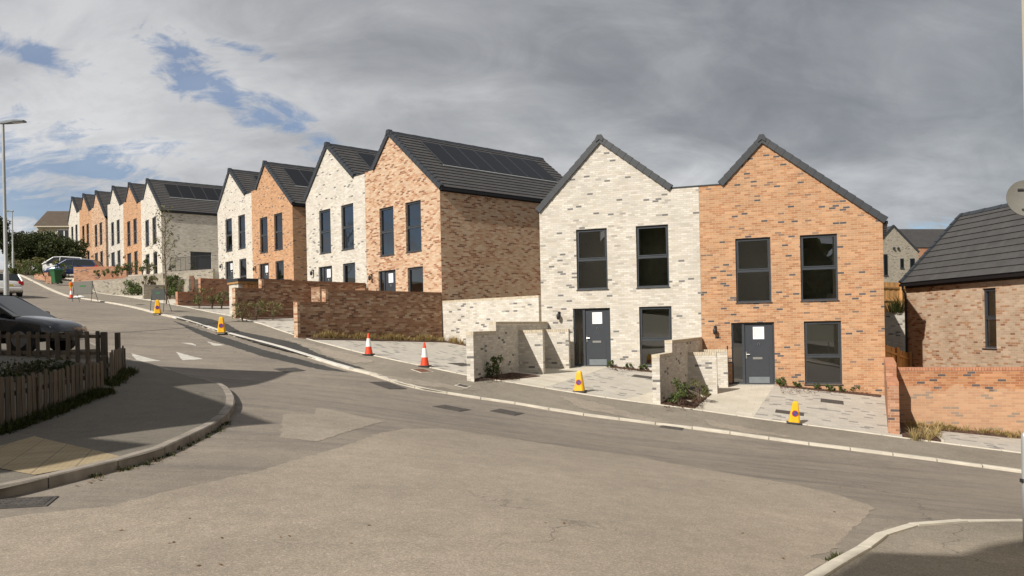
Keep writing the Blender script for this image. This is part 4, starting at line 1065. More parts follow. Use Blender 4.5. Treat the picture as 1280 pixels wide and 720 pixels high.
# ------------------------------------------------------------------ cones
def ngon_ring(z, h, n, r): return [(h*c, h*s, z) for c, s in ((math.cos(2*math.pi*k/n), math.sin(2*math.pi*k/n)) for k in range(n))]
def traffic_cone(label, px, py, ht=.75, dz=0, zf=None, rz=0, group='red and white traffic cones'):
    p = at(px, py, dz)
    if zf: p = Vector(rayz(px, py, zf))
    root = thing('traffic_cone', label, 'traffic cone', p, rz, group)
    b = MB(); w = ht*.27
    oct_ = [(w*c, w*s) for c, s in ((1,.55),(.55,1),(-.55,1),(-1,.55),(-1,-.55),(-.55,-1),(.55,-1),(1,-.55))]
    b.face([(x,y,0) for x,y in reversed(oct_)]); 
    for i in range(8):
        j = (i+1)%8; b.face([(*oct_[i],0),(*oct_[j],0),(*oct_[j],.035),(*oct_[i],.035)])
    b.face([(x,y,.035) for x,y in oct_]); b.build('base', 'rubber', root)
    r = lambda z: ht*(.185-(.185-.035)*z/ht)
    c = MB(); c.lathe([(r(0),.03),(r(ht*.4),ht*.4)], 24); c.build('lower_cone', 'conered', root, smooth=True)
    c = MB(); c.lathe([(r(ht*.38)+.004,ht*.38),(r(ht*.76)+.004,ht*.76)], 24); c.build('reflective_sleeve', 'conewhite', root, smooth=True)
    c = MB(); c.lathe([(r(ht*.75)+.001,ht*.75),(r(ht*.97),ht*.97),(r(ht)*.8,ht)], 24); c.build('cone_tip', 'conered', root, smooth=True)
    return root
def yellow_cone(label, px, py, ht=.60, rz=0, zf=None, dz=.05, lean=0):
    p = at(px, py, dz)
    if zf: p = Vector(rayz(px, py, zf))
    root = thing('no_waiting_cone', label, 'traffic cone', p, rz, 'yellow no waiting cones')
    root.rotation_euler.y = lean
    b = MB(); b.rbox(-.20, .20, -.17, .17, 0, .035, .02); b.build('base', 'rubber', root)
    c = MB(); z0, z1 = .03, ht; h0, h1, d0, d1 = .150, .066, .135, .058
    sec = [(z0,h0,d0),(ht*.93,h1+.006,d1+.005),(ht,h1-.02,d1-.02)]
    def ring(z, h, d, cc=.3): return [(h*(1-cc),-d,z),(h,-d*(1-cc),z),(h,d*(1-cc),z),(h*(1-cc),d,z),(-h*(1-cc),d,z),(-h,d*(1-cc),z),(-h,-d*(1-cc),z),(-h*(1-cc),-d,z)]
    R_ = [ring(*q) for q in sec]
    for i in range(len(R_)-1):
        for k in range(8): c.face([R_[i][k],R_[i][(k+1)%8],R_[i+1][(k+1)%8],R_[i+1][k]])
    c.face(R_[-1]); c.build('body', 'coneyel', root)
    for sgn in (-1, 1):
        t = .46; y = sgn*(d0+(d1-d0)*t+.006); slope = (d0-d1)/(ht)
        def disc(mb, r0, r1, off, a0=0, a1=2*math.pi, n=28):
            for k in range(n):
                t0, t1 = a0+(a1-a0)*k/n, a0+(a1-a0)*(k+1)/n
                q = [(r0*math.cos(t0), r0*math.sin(t0)),(r1*math.cos(t0), r1*math.sin(t0)),(r1*math.cos(t1), r1*math.sin(t1)),(r0*math.cos(t1), r0*math.sin(t1))]
                P = [(x, y+sgn*off-sgn*z*slope, ht*t+z) for x, z in q]
                mb.face(P if sgn < 0 else P[::-1])
        e = MB(); disc(e, .0001, .080, .0); e.build('sign_face', 'discblue', root)
        e = MB(); disc(e, .064, .085, .003); 
        for zz in (0,):
            q = [(-.052,.044),(-.044,.052),(.052,-.044),(.044,-.052)]
            P = [(x, y+sgn*.003-sgn*z*slope, ht*t+z) for x, z in q]; e.face(P if sgn > 0 else P[::-1])
        e.build('red_ring_and_bar', 'discred', root)
    return root
traffic_cone('red and white cone near the left end of the long brown wall', 461, 443.5, .72, zf=zbay)
traffic_cone('red and white cone in the bay, the nearer of two to the cream stepped wall', 531, 458, .76, zf=zbay)
traffic_cone('small far cone under an orange lamp beside the grey sign', 89, 373, .62, dz=.02)
yellow_cone('yellow cone on the drive of the nearest cream house', 724.5, 489.5, .62, R(-19), zA)
yellow_cone('yellow cone leaning on the drive of the orange house', 992.5, 529, .60, R(-14), zA, lean=R(5))
yellow_cone('yellow cone on the kerb by the dark patch of new asphalt', 277, 416.5, .62, R(12))
yellow_cone('yellow cone in front of the dark road sign', 197, 392.5, .64, R(20))
l = thing('warning_lamp', 'orange warning lamp on top of the far cone', 'lamp', at(89,373)+Vector((0,0,.64)))
m = MB(); m.lathe([(.05,0),(.05,.08),(.10,.10),(.10,.14)], 12); m.build('lamp_body', 'coneyel', l)
m = MB(); m.lathe([(.04,.14),(.115,.18),(.12,.30),(.06,.37)], 16); m.build('lens', 'lamporange', l, smooth=True)
sb = thing('sandbag', 'white sandbag lying beside the far cone', 'sandbag', at(99,373.5))
m = MB()
for i in range(8):
    for k in range(12):
        def Q(i, k): t = math.pi*i/8; a = 2*math.pi*k/12; return (.34*math.cos(t), .19*math.sin(t)*math.cos(a), .10+.10*math.sin(t)*math.sin(a)+.02*math.sin(5*t+a))
        m.face([Q(i,k),Q(i,k+1),Q(i+1,k+1),Q(i+1,k)])
m.build('bag', 'sandbag', sb, smooth=True)

# ------------------------------------------------------------------ temporary road signs seen from the back
def road_sign(label, px, py, w, h, zb, rz, mat, dz=.05, green=.3):
    p = at(px, py, dz); root = thing('temporary_sign', label, 'road sign', p, rz)
    m = MB(); m.rbox(-w/2, w/2, -.012, .012, zb, zb+h, .01); pl_ = m.build('sign_plate', mat, root)
    m = MB()
    m.box(-w/2-.02, w/2+.02, .013, .04, zb+h-.03, zb+h+.01); m.build('frame_rail', 'signdark', root)
    m = MB(); m.box(-w/2-.02, w/2+.02, .013, .04, zb-.01, zb+.03); m.build('frame_rail', 'signdark', root)
    for s in (-1, 1):
        m = MB(); x = s*w/2; m.tube([(x,.03,zb+h),(x,-.10,0)], .016, 6); m.build('leg', 'signdark', root)
        m = MB(); m.tube([(x,.03,zb+h*.8),(x,.42,0)], .014, 6); m.build('leg', 'signdark', root)
    m = MB(); m.box(-w*.15, w*.17, -.0165, -.0125, zb+h*.58, zb+h*.70); m.build('green_label', 'signgreen', pl_)
    return root
road_sign('grey backed temporary road sign beside the far red cone', 104, 377, 1.22, .68, .42, R(-14), 'signgrey', .03)
road_sign('dark temporary road sign with a green mark behind a yellow cone', 198, 389.5, .78, .50, .55, R(-20), 'signdark')

# ------------------------------------------------------------------ street lamps
def street_lamp(label, px, py, d, ht, head_dir, head=.7, z=None, r0=.085):
    X, Y, Z = pt(px, py, d)
    if z is not None: Z = z
    root = thing('street_lamp', label, 'street lamp', (X, Y, Z), 0, 'grey street lamps')
    m = MB(); m.lathe([(r0,0),(r0,1.2),(r0*.72,1.28),(r0*.62,ht*.6),(r0*.5,ht)], 16); m.build('pole', 'galv', root, smooth=True)
    m = MB(); dx, dy = math.cos(head_dir), math.sin(head_dir)
    px_, py_ = -dy, dx
    def ring(s, hw, z0, z1): return [(dx*s+px_*hw*k, dy*s+py_*hw*k, z) for k, z in ((-1,z0),(1,z0),(1,(z0+z1)/2),(.6,z1),(-.6,z1),(-1,(z0+z1)/2))]
    rs = [ring(-.12,.05,ht-.02,ht+.06), ring(.10,.09,ht-.02,ht+.085), ring(head*.55,.15,ht+.01,ht+.10), ring(head,.12,ht+.03,ht+.08)]
    for i in range(3):
        for k in range(6): m.face([rs[i][k],rs[i][(k+1)%6],rs[i+1][(k+1)%6],rs[i+1][k]])
    m.face(rs[0][::-1]); m.face(rs[-1]); m.build('lamp_head', 'greyp', root, weld=True)
    m = MB(); c = [(head*.45,-.1),(head*.9,-.08),(head*.9,.08),(head*.45,.1)]
    m.quadbox([(dx*s+px_*t, dy*s+py_*t, ht-.01+.03*s) for s,t in c]+[(dx*s+px_*t, dy*s+py_*t, ht+.02+.02*s) for s,t in c]); m.build('diffuser', 'clearlens', root)
street_lamp('tall grey street lamp at the left edge beside a green bin', 8.5, 385, 27, 6.25, R(0), .74)
street_lamp('second street lamp farther up the road at the left edge', 16.5, 335, 60, 4.25, R(165), .5, r0=.08)
# ------------------------------------------------------------------ picket fences at the corner
def picket_run(root, a, b, za, zb, n, hgt=.95, w=.07, gap=None, rails=(.25,.72), tilt=.03, top='flat'):
    "pickets nailed to two rails between two points; the pickets lean and vary a little"
    a, b = Vector(a), Vector(b); d = (b-a).normalized(); nn = Vector((d.y, -d.x)); ang = math.atan2(d.y, d.x)
    for i in range(n):
        k = (i+.5)/n; p = a.lerp(b, k); z = za+(zb-za)*k
        m = MB(); h = hgt*random.uniform(.96, 1.03); ww = w*random.uniform(.85, 1.12)
        m.prism([(-ww/2,.04),(ww/2,.04),(ww/2,h-.03),(ww/2-.015,h),(-ww/2+.015,h),(-ww/2,h-.03)], -.011, .011)
        o = m.build('picket', 'picket', root, (p.x+nn.x*.03, p.y+nn.y*.03, z), ang)
        o.rotation_euler.y = random.uniform(-tilt, tilt); o.rotation_euler.x = random.uniform(-tilt, tilt)*.6
    for r in rails:
        m = MB(); P = [a-nn*0, b-nn*0, b-nn*.045, a-nn*.045]
        zz = [za, zb, zb, za]
        q = [(p.x,p.y,z+r*hgt-.04) for p, z in zip(P, zz)]+[(p.x,p.y,z+r*hgt+.04) for p, z in zip(P, zz)]
        m.quadbox(q); m.build('rail', 'picket', root)
def post(root, p, z, h, w=.10):
    m = MB(); m.rbox(p[0]-w/2, p[0]+w/2, p[1]-w/2, p[1]+w/2, z-.1, z+h, .012); m.build('post', 'picket', root)
f1 = thing('picket_fence', 'weathered grey picket fence along the corner footway, nearest run', 'fence', (0,0,0))
a, b = pt(-70,575,11.0), pt(129,514,15.2)
picket_run(f1, a[:2], b[:2], a[2], b[2], 30, .98, .088)
for k in (.02, .5, .97):
    post(f1, (a[0]+(b[0]-a[0])*k-.08, a[1]+(b[1]-a[1])*k+.08), a[2]+(b[2]-a[2])*k, .9)
f2 = thing('picket_fence', 'short weathered run of tightly set pickets at the fence corner', 'fence', (0,0,0))
c, d = pt(136,503,15.9), pt(156,487,18.4)
picket_run(f2, c[:2], d[:2], c[2], d[2], 12, 1.0, .15); post(f2, pt(132,500,16.0)[:2], c[2], .93, .10)
f3 = thing('picket_fence', 'open dark picket fence in front of the black car', 'fence', (0,0,0))
e, g = pt(-50,459,19.5), pt(131,462,18.2)
picket_run(f3, e[:2], g[:2], e[2], g[2], 15, .88, .11, rails=(.42,.86)); post(f3, pt(131,470,18.2)[:2], g[2], .86, .12); post(f3, pt(148,472,18.3)[:2], g[2], .84, .1)

# ------------------------------------------------------------------ leaves
def leaves(mb, tint, c, r, n, size, squash=(1,1,1), flat=.0, zmin=None):
    for _ in range(n):
        while True:
            v = Vector((random.uniform(-1,1), random.uniform(-1,1), random.uniform(-1,1)))
            if v.length <= 1: break
        v = v*(.55+.45*random.random()) if v.length > .5 else v*1.2
        p = Vector((c[0]+v.x*r*squash[0], c[1]+v.y*r*squash[1], c[2]+v.z*r*squash[2]))
        if zmin is not None and p.z < zmin: continue
        s = size*random.uniform(.6, 1.3)
        a = Vector((random.gauss(0,1), random.gauss(0,1), random.gauss(0,1)*(1-flat))).normalized()
        b = a.cross(Vector((random.gauss(0,1), random.gauss(0,1), random.gauss(0,1)))).normalized()
        mb.face([p-a*s, p-b*s*.45, p+a*s, p+b*s*.45]); tint.append(min(1, max(0, random.gauss(.45, .25))))
def shrub(label, base, w, h, n=500, size=.06, mat='leaf', stems=5, name='shrub', group=None, cat='shrub', clumps=7):
    root = thing(name, label, cat, base, 0, group)
    st = MB(); lf = MB(); ti = []
    for i in range(stems):
        a = random.uniform(0, 6.28); r = random.uniform(.1, .45)*w
        st.tube([(0,0,-.05),(r*.4*math.cos(a), r*.4*math.sin(a), h*.45),(r*math.cos(a), r*math.sin(a), h*.9)], [.012*h+.006,.008*h+.004,.003], 5)
    for i in range(clumps):
        a = random.uniform(0, 6.28); r = math.sqrt(random.random())*.42*w; z = h*random.uniform(.25, .88)
        leaves(lf, ti, (r*math.cos(a), r*math.sin(a), z), min(w, h)*random.uniform(.18, .30), n//clumps, size, zmin=.0)
    st.build('stems', 'bark', root); lf.build('foliage', mat, root, attr=ti); return root
def bushmass(label, base, rx, ry, h, n, size, mat, name='bush', cat='bush', clumps=22, trunk=True, dark=None):
    root = thing(name, label, cat, base, 0); lf = MB(); ti = []
    for i in range(clumps):
        a = random.uniform(0, 6.28); r = math.sqrt(random.random())*.8
        z = h*random.uniform(.15, .8)*(1-.45*r*r); s = h*random.uniform(.17, .3)
        leaves(lf, ti, (rx*r*math.cos(a), ry*r*math.sin(a), z), s, n//clumps, size, (1.15,1.15,.85), zmin=-.2)
    if trunk:
        t = MB()
        for i in range(6):
            a = i; t.tube([(0,0,-.3),(rx*.3*math.cos(a), ry*.3*math.sin(a), h*.4),(rx*.55*math.cos(a), ry*.55*math.sin(a), h*.75)], [.12,.07,.02], 6)
        t.build('branches', 'bark', root)
    lf.build('foliage', mat, root, attr=ti); return root
def tufts(name, label, cat, pts, h, blades, mat, kind=None, spread=.12, group=None):
    "grass tufts at a list of (x, y, z); one object when nobody could count them"
    mb = MB(); ti = []
    for (x, y, z) in pts:
        hh = h*random.uniform(.5, 1.25)
        for _ in range(blades):
            a = random.uniform(0, 6.28); r = random.random()*spread; l = random.uniform(.2, .75)*hh; b = hh*random.uniform(.5, 1)
            p = Vector((x+r*math.cos(a), y+r*math.sin(a), z-.02)); q = p+Vector((l*.4*math.cos(a), l*.4*math.sin(a), b*.7)); t = p+Vector((l*math.cos(a), l*math.sin(a), b))
            wv = Vector((-math.sin(a), math.cos(a), 0))*.008*(1+h)
            mb.face([p-wv, p+wv, q+wv*.7, q-wv*.7]); mb.face([q-wv*.7, q+wv*.7, t]); ti += [random.random()]*2
    o = mb.build(name, mat, attr=ti); return tag(o, label, cat, group, kind)
def line_pts(a, b, n, zf, w=.1):
    out = []
    for i in range(n):
        k = random.random(); x = a[0]+(b[0]-a[0])*k+random.uniform(-w, w); y = a[1]+(b[1]-a[1])*k+random.uniform(-w, w); out.append((x, y, zf(x, y)))
    return out
# planting round the pair in front
def named_spots(rows):
    for label, px, py, zf, w, h, n, mat in rows: shrub(label, rayz(px, py, zf), w, h, n, .045, mat, 4)
named_spots([
    ('leafy shrub against the shaded side of the cream wall left of the cream house path', 622, 474, zA, .85, .75, 520, 'leaf'),
    ('thin shrub at the lit end of the cream wall beside the parking bay', 587, 470, zA, .35, .55, 120, 'leafo'),
    ('leafy shrub against the shaded side of the cream wall between the yellow cones', 849, 507, zA, .7, .85, 420, 'leaf'),
    ('thin straggly shrub at the foot of the short return wall by the orange house path', 874, 503, zA, .6, .85, 240, 'leafo'),
    ('low green plant right of the cream house door', 763, 459.5, zA, .35, .28, 160, 'leaf'),
    ('small low plant under the cream house wall, between door and window', 787, 461, zA, .3, .2, 130, 'leaf'),
    ('low plant under the cream house window beside the stepped wall', 804, 463, zA, .4, .26, 170, 'leaf'),
    ('low plant just right of the orange house door', 977, 482.5, zA, .38, .33, 170, 'leaf'),
    ('small plant left of the orange house window', 996, 484.5, zA, .3, .2, 120, 'leaf'),
    ('small plant under the left side of the orange house window', 1020, 487, zA, .25, .24, 110, 'leaf'),
    ('low plant under the right side of the orange house window', 1038, 489.5, zA, .35, .24, 150, 'leaf'),
    ('low plant right of the orange house window', 1053, 490.5, zA, .3, .22, 120, 'leaf'),
    ('taller bedding plant between window and corner of the orange house', 1069, 491, zA, .42, .32, 170, 'leaf'),
    ('last small plant at the right corner of the orange house', 1082, 492, zA, .28, .22, 110, 'leaf'),
])
tufts('grass_tufts', None, None, line_pts((-7.3,29.9),(-2.95,34.9), 95, zbay, .14)+line_pts((-2.8,34.7),(.7,31.1), 44, zbay, .15), .34, 26, 'straw', 'stuff')
tufts('dry_grass', None, None, [(*(p := Vector(rayz(random.uniform(1134,1176), random.uniform(528,551), zR)))[:2], p.z) for _ in range(48)]+line_pts((11.9,23.55),(15.6,22.6), 75, zR, .16), .26, 24, 'straw', 'stuff')
for i, (x, y, l_) in enumerate([(1160,517,'green tufted grass at the left of the long orange wall'),(1203,523,'green tufted grass against the middle of the long orange wall')]):
    tufts('grass_clump', l_, 'grass', [rayz(x, y, zR)]*2, .55, 60, 'grass')
tufts('shrubby_grass', 'tall straw coloured grass by the right end of the long orange wall', 'grass', [rayz(1262+random.uniform(-9,9), 530, zR) for _ in range(9)], .75, 26, 'straw')
# plants by the brown wall and the reddish wall
zEg = plot_zf(PE, YE, [(3.3,1.7),(6.6,1.25)])
for i, (px, l_) in enumerate([(303,'left of three thin shrubs at the foot of the brown wall'),(320,'middle of three thin shrubs at the foot of the brown wall'),(341,'right of three thin shrubs at the foot of the brown wall')]):
    shrub(l_, rayz(px, 400.5, zD), .9, .85, 220, .05, 'leafo', 6)
for i, (px, l_) in enumerate([(249,'left dark leafed shrub in front of the reddish garden wall'),(265,'tallest shrub in front of the reddish garden wall'),(277,'right shrub in front of the reddish wall beside the cream bin store')]):
    shrub(l_, rayz(px, 386, zEg), .8, 1.0+.3*(i == 1), 260, .06, 'leafo', 6)
# shrubs before the retaining walls of the far row
def gshrub(label, px, py, d, w, h, n, mat, size=.065): 
    X, Y, Z = pt(px, py, d); shrub(label, (X, Y, Z), w, h, int(n*1.7), size, mat, 6)
for px, py, d, w, h, n, l_ in [
    (163,373,53,1.5,1.5,620,'bushy green shrub, leftmost before the middle grey retaining wall'),
    (173,373,53,1.1,.9,300,'low green shrub right of the bushy one before the grey retaining wall'),
    (181,371,53.5,.6,1.6,160,'thin upright shrub before the grey wall, left of the dark sign'),
    (188,366,54,.6,1.35,150,'thin shrub above the left edge of the dark road sign'),
    (196,366,54,.55,1.5,150,'upright thin shrub above the dark road sign'),
    (212,375,49,1.1,1.6,420,'dense tall shrub just right of the young tree'),
    (219,374,49,1.0,1.75,420,'tall shrub between the young tree and the lit wall end'),
    (226,374,48,.9,1.3,260,'shrub in front of the lit wall end'),
    (152,344,57,1.1,.8,200,'small green shrub on top of the lower grey wall'),
    (164,343,57,1.0,1.0,240,'green shrub on the grey wall below the far orange house'),
    (141,346,57.5,1.2,.6,200,'low green plant over the left grey wall'),
    (124,347,58,1.2,.6,160,'low pale green plant in front of the far red brick wall'),
    (186,343,56,.9,.9,180,'green shrub on the grey wall below the end house'),
    (178,343,56.4,.8,1.1,200,'taller green shrub on the grey wall below the far cream house'),
    (55,345,61.5,2.0,1.0,420,'green shrub in front of the low brick wall by the white car'),
    (80,344,60.5,1.2,.9,240,'green shrub right of the green bin'),
    (32,345,66,2.6,1.3,420,'unkempt green shrub on the bank left of the low brick wall')]:
    gshrub(l_, px, py, d, w, h, n, 'leafo' if n < 200 else 'leaf')
# small pots at the far side door
for sx, l_ in ((214.5,'small round bush left of the far side door'),(241,'small cone bush right of the far side door')):
    X, Y, Z = pt(sx, 340.5, 63.5); shrub(l_, (X, Y, 4.72), .5, .75, 260, .05, 'leafd', 2)

# young tree
def young_tree():
    X, Y, Z = pt(208, 384, 44.5); root = thing('young_tree', 'slim young tree with sparse leaves in front of the grey side wall', 'tree', (X, Y, Z))
    t = MB(); t.tube([(0,0,-.1),(.02,0,1.5),(-.05,.02,3.0),(.03,0,4.3),(0,.05,5.6)], [.05,.042,.032,.02,.006], 7)
    lf = MB(); ti = []
    for i in range(26):
        z = 1.9+3.3*(i/26); a = i*2.4; l = random.uniform(.5, 1.15)*(1.15-.5*(i/26)); 
        e = (l*.75*math.cos(a), l*.75*math.sin(a), z+l*1.0); mid = (l*.35*math.cos(a), l*.35*math.sin(a), z+l*.4)
        t.tube([(0,0,z), mid, e], [.016,.009,.003], 5)
        for k in range(16):
            q = random.uniform(.35, 1.08); c = (e[0]*q, e[1]*q, z+(e[2]-z)*q); leaves(lf, ti, c, .16, 1, .065)
    t.build('trunk', 'bark', root); lf.build('crown', 'leafo', root, attr=ti)
young_tree()
# hedge inside the corner fences and weeds along its foot
for i, (px, py, d, w, l_) in enumerate([(8,472,15.4,1.9,'dark brambly bush behind the near pickets at the left edge'),(45,470,16.0,1.8,'dark brambly bush between the two picket fences'),(85,468,16.4,1.5,'low ivy bush between the fences near their corner')]):
    X, Y, Z = pt(px, py+28, d); shrub(l_, (X, Y, Z), w, .80, 1000, .045, 'leafd', 22, clumps=18)
wa, wb = Vector(pt(-10,556,12.0)), Vector(pt(129,515,15.2)); wc, wd_ = Vector(pt(134,508,15.7)), Vector(pt(158,490,18.2))
def fz(x, y): return H(x, y)+.11
ws = [((p := wa.lerp(wb, random.random())).x+random.uniform(-.05,.3), p.y-random.uniform(0,.3)) for _ in range(240)]+[((p := wc.lerp(wd_, random.random())).x+random.uniform(0,.25), p.y-random.uniform(0,.22)) for _ in range(110)]
tufts('fence_foot_grass', None, None, [(x, y, fz(x, y)) for x, y in ws], .17, 15, 'grass', 'stuff', .1)
gl = []
for i in range(46):
    p = Vector(isl[random.randint(11, 34)]); gl.append((p.x+random.uniform(.02,.10), p.y-random.uniform(.02,.14), H(p.x, p.y)+.0))
tufts('kerb_weeds', None, None, gl, .07, 10, 'grass', 'stuff', .06)
tufts('kerb_weed', 'small green weed growing out of the near right kerb', 'weed', [tuple(at(1042+random.uniform(-7,7), 703+random.uniform(-3,3))) for _ in range(7)], .09, 24, 'grass', None, .05)
dl = MB(); ti = []
for i in range(150):
    if i < 60: p = Vector(isl[random.randint(9, 34)]); x, y = p.x+random.uniform(.0,.22), p.y-random.uniform(0,.2)
    else: q = at(random.uniform(60,1150), random.uniform(560,715)); x, y = q.x, q.y
    z = H(x, y)+.012; a = random.uniform(0, 6.28); s = random.uniform(.008, .024) if i >= 60 else random.uniform(.015,.03)
    if i >= 60 and random.random() < .55: continue
    u = Vector((math.cos(a), math.sin(a), random.uniform(-.2,.3)))*s; v = Vector((-math.sin(a), math.cos(a), random.uniform(-.2,.3)))*s*.6; p = Vector((x, y, z))
    dl.face([p-u, p-v, p+u, p+v]); ti.append(random.random())
tag(dl.build('fallen_leaves', 'deadleaf', attr=ti), kind='stuff')
# loose bark chips on the beds
ch = MB(); ti = []
def chips(px0, px1, py0, py1, zf, n):
    for _ in range(n):
        x, y, z = rayz(random.uniform(px0, px1), random.uniform(py0, py1), zf)
        a = random.uniform(0, 6.28); s = random.uniform(.02, .05); u = Vector((math.cos(a), math.sin(a), random.uniform(-.5,.6)))*s; v = Vector((-math.sin(a), math.cos(a), random.uniform(-.4,.4)))*s*.45; p = Vector((x, y, z+.05))
        ch.face([p-u, p-v, p+u, p+v]); ti.append(random.random())
chips(600,650,468,477,zA,500); chips(830,880,497,512,zA,500); chips(765,812,460,465,zA,300); chips(975,1092,484,493,zA,500)
tag(ch.build('bark_chips', leaf_mat('bark_chip', (.05,.022,.012), (.10,.05,.028), (.17,.09,.05)), attr=ti), kind='stuff')

# ------------------------------------------------------------------ bins
def bin_(label, p, rz, s=1.0, group='green wheelie bins'):
    root = thing('wheelie_bin', label, 'wheelie bin', p, rz, group); root.scale = (s, s, s)
    m = MB(); lo = [(-.21,-.20),(.21,-.20),(.21,.24),(-.21,.24)]; hi = [(-.29,-.31),(.29,-.31),(.29,.33),(-.29,.33)]
    m.quadbox([(x,y,.05) for x,y in lo]+[(x,y,.96) for x,y in hi]); m.box(-.31,.31,-.33,.35,.93,.985); m.build('body', 'bingreen', root)
    m = MB(); m.quadbox([(-.31,-.36,.99),(.31,-.36,.99),(.31,.37,.99),(-.31,.37,.99),(-.27,-.31,1.05),(.27,-.31,1.05),(.27,.33,1.08),(-.27,.33,1.08)]); m.tube([(-.25,.40,1.03),(.25,.40,1.03)], .018, 8); m.build('lid', 'bingreen', root)
    for s_ in (-1, 1):
        m = MB(); m.tube([(s_*.20,.24,.10),(s_*.26,.24,.10)], .10, 14); m.build('wheel', 'tyre', root)
bin_('green wheelie bin on the footway near the blue car', pt(70.5,354.5,59.5), R(-30))
bin_('green wheelie bin behind the foot of the nearest street lamp', pt(7,408,28.2), R(10))

# ------------------------------------------------------------------ cars
def car(label, loc, heading, paint, Lc=4.3, Wc=1.78, Hc=1.5, style='hatch', group=None, rear_plate=None):
    "front of the car faces +x of its own frame, heading turns it"
    root = thing('parked_car', label, 'car', loc, heading, group)
    hw = Wc/2; L_ = Lc/2
    suv = style == 'suv'; cl = .22
    # stations along the car: x, half width, bottom, belt height, bonnet/boot crown
    S = [(-L_,hw*.80,.42,.70,.80),(-L_+.06,hw*.90,.30,.86,.92),(-L_+.25,hw*.97,cl,.93,.97),(-L_*.45,hw,cl,.93,.96),(0,hw,cl,.92,.95),(L_*.40,hw,cl,.90,.94),(L_*.62,hw*.98,cl,.84,.90),(L_-.35,hw*.95,.24,.74,.80),(L_-.10,hw*.86,.26,.64,.70),(L_,hw*.66,.36,.52,.56)]
    k = Hc/1.5
    body = MB(); rings = []
    for x, h, zb, zt, zc in S:
        zb, zt, zc = zb*(1.15 if suv else 1), zt*k, zc*k
        rings.append([(x,-h*.88,zb),(x,-h*.985,zb+.10),(x,-h,zb+(zt-zb)*.5),(x,-h*.985,zt-.08),(x,-h*.90,zt),(x,-h*.5,zc),(x,0,zc+.015),(x,h*.5,zc),(x,h*.90,zt),(x,h*.985,zt-.08),(x,h,zb+(zt-zb)*.5),(x,h*.985,zb+.10),(x,h*.88,zb)])
    n = len(rings[0])
    for i in range(len(rings)-1):
        for j in range(n): body.face([rings[i][j],rings[i][(j+1)%n],rings[i+1][(j+1)%n],rings[i+1][j]])
    body.face(rings[0][::-1]); body.face(rings[-1])
    bo = body.build('body', paint, root, smooth=True)
    # cabin: glass solid with roof and pillars in body colour
    if style == 'saloon': G = [(-L_+.75,.92,.93),(-L_+1.30,.74,1.0),(-.15,.70,1.0),(.30,.72,.985),(1.12,.93,.6)]
    else: G = [(-L_+.10,.90,.62),(-L_+.45,.76,.93),(-.35,.73,1.0),(.30,.73,.985),(1.18,.93,.6)]
    zt = .90*k
    gr = []
    for i, (x, w_, q) in enumerate(G):
        zr = Hc*(q) if q > .7 else zt+.01
        gr.append([(x,-hw*.90,zt-.03),(x,-hw*w_,zr-.05 if zr > zt+.1 else zr),(x,-hw*w_*.72,zr),(x,hw*w_*.72,zr),(x,hw*w_,zr-.05 if zr > zt+.1 else zr),(x,hw*.90,zt-.03)])
    g = MB()
    for i in range(len(gr)-1):
        for j in (0, 1, 3, 4):
            g.face([gr[i][j],gr[i][j+1],gr[i+1][j+1],gr[i+1][j]])
        g.face([gr[i][2],gr[i][3],gr[i+1][3],gr[i+1][2]])
    g.face(gr[0][::-1]); g.face(gr[-1]); g.build('windows', 'carglass', root, weld=True)
    r = MB(); e = .012
    up = lambda p, o=e: (p[0], p[1]*1.008, p[2]+o)
    for i in range(1, len(gr)-2):
        for j in (1, 2, 3): r.face([up(gr[i][j]),up(gr[i][j+1]),up(gr[i+1][j+1]),up(gr[i+1][j])])
    def pillar(a, b, w=.05):
        a, b = Vector(a), Vector(b); r.tube([a, b], w*.5, 6)
    for s_, j in ((0,1),(5,4)):
        pillar(gr[-1][s_], gr[-2][j], .075); pillar(gr[0][s_], gr[1][j], .12)
        m1 = Vector(gr[2][j]); pillar((m1.x+.15, gr[2][s_][1], zt-.02), m1+Vector((.1,0,0)), .06)
        for i in range(1, len(gr)-2): pillar(gr[i][j], gr[i+1][j], .05)
    r.build('roof', paint, root, smooth=False)
    for x in (L_-.82, -L_+.80):
        for s_ in (-1, 1):
            a = MB(); a.tube([(x,s_*(hw-.22),.33),(x,s_*(hw+.004),.33)], .365, 24); a.build('wheel_arch', 'blackp', root)
            wl = MB(); wl.tube([(x,s_*(hw-.20),.315),(x,s_*(hw+.012),.315)], .315, 24); wo = wl.build('wheel', 'tyre', root)
            ri = MB(); ri.tube([(x,s_*(hw+.008),.315),(x,s_*(hw+.02),.315)], .20, 20); ri.build('rim', 'rim', wo)
    for s_ in (-1, 1):
        m = MB(); m.quadbox([(L_-.30,s_*hw*.70-.12,.56*k),(L_-.10,s_*hw*.70-.12,.53*k),(L_-.16,s_*hw*.78+.10,.53*k),(L_-.36,s_*hw*.80+.12,.58*k),(L_-.30,s_*hw*.70-.12,.66*k),(L_-.12,s_*hw*.70-.12,.62*k),(L_-.20,s_*hw*.78+.10,.66*k),(L_-.40,s_*hw*.80+.12,.72*k)]); m.build('headlight', 'clearlens', root)
        m = MB(); y0, y1 = sorted((s_*hw*.62, s_*hw*.955)); m.rbox(-L_+.01, -L_+.20, y0, y1, .66*k, .93*k, .02); m.build('tail_light', 'redlens', root)
        m = MB(); y = s_*(hw+.09); m.rbox(.72, .90, y-.09, y+.09, .93*k, 1.07*k, .03); m.build('mirror', paint, root)
    m = MB(); m.box(-L_-.012, -L_+.05, -.26, .26, .60*k, .71*k); m.build('number_plate', 'plate', root)
    m = MB(); m.rbox(L_-.10, L_+.012, -hw*.45, hw*.45, .36, .52, .02); m.build('grille', 'blackp', root)
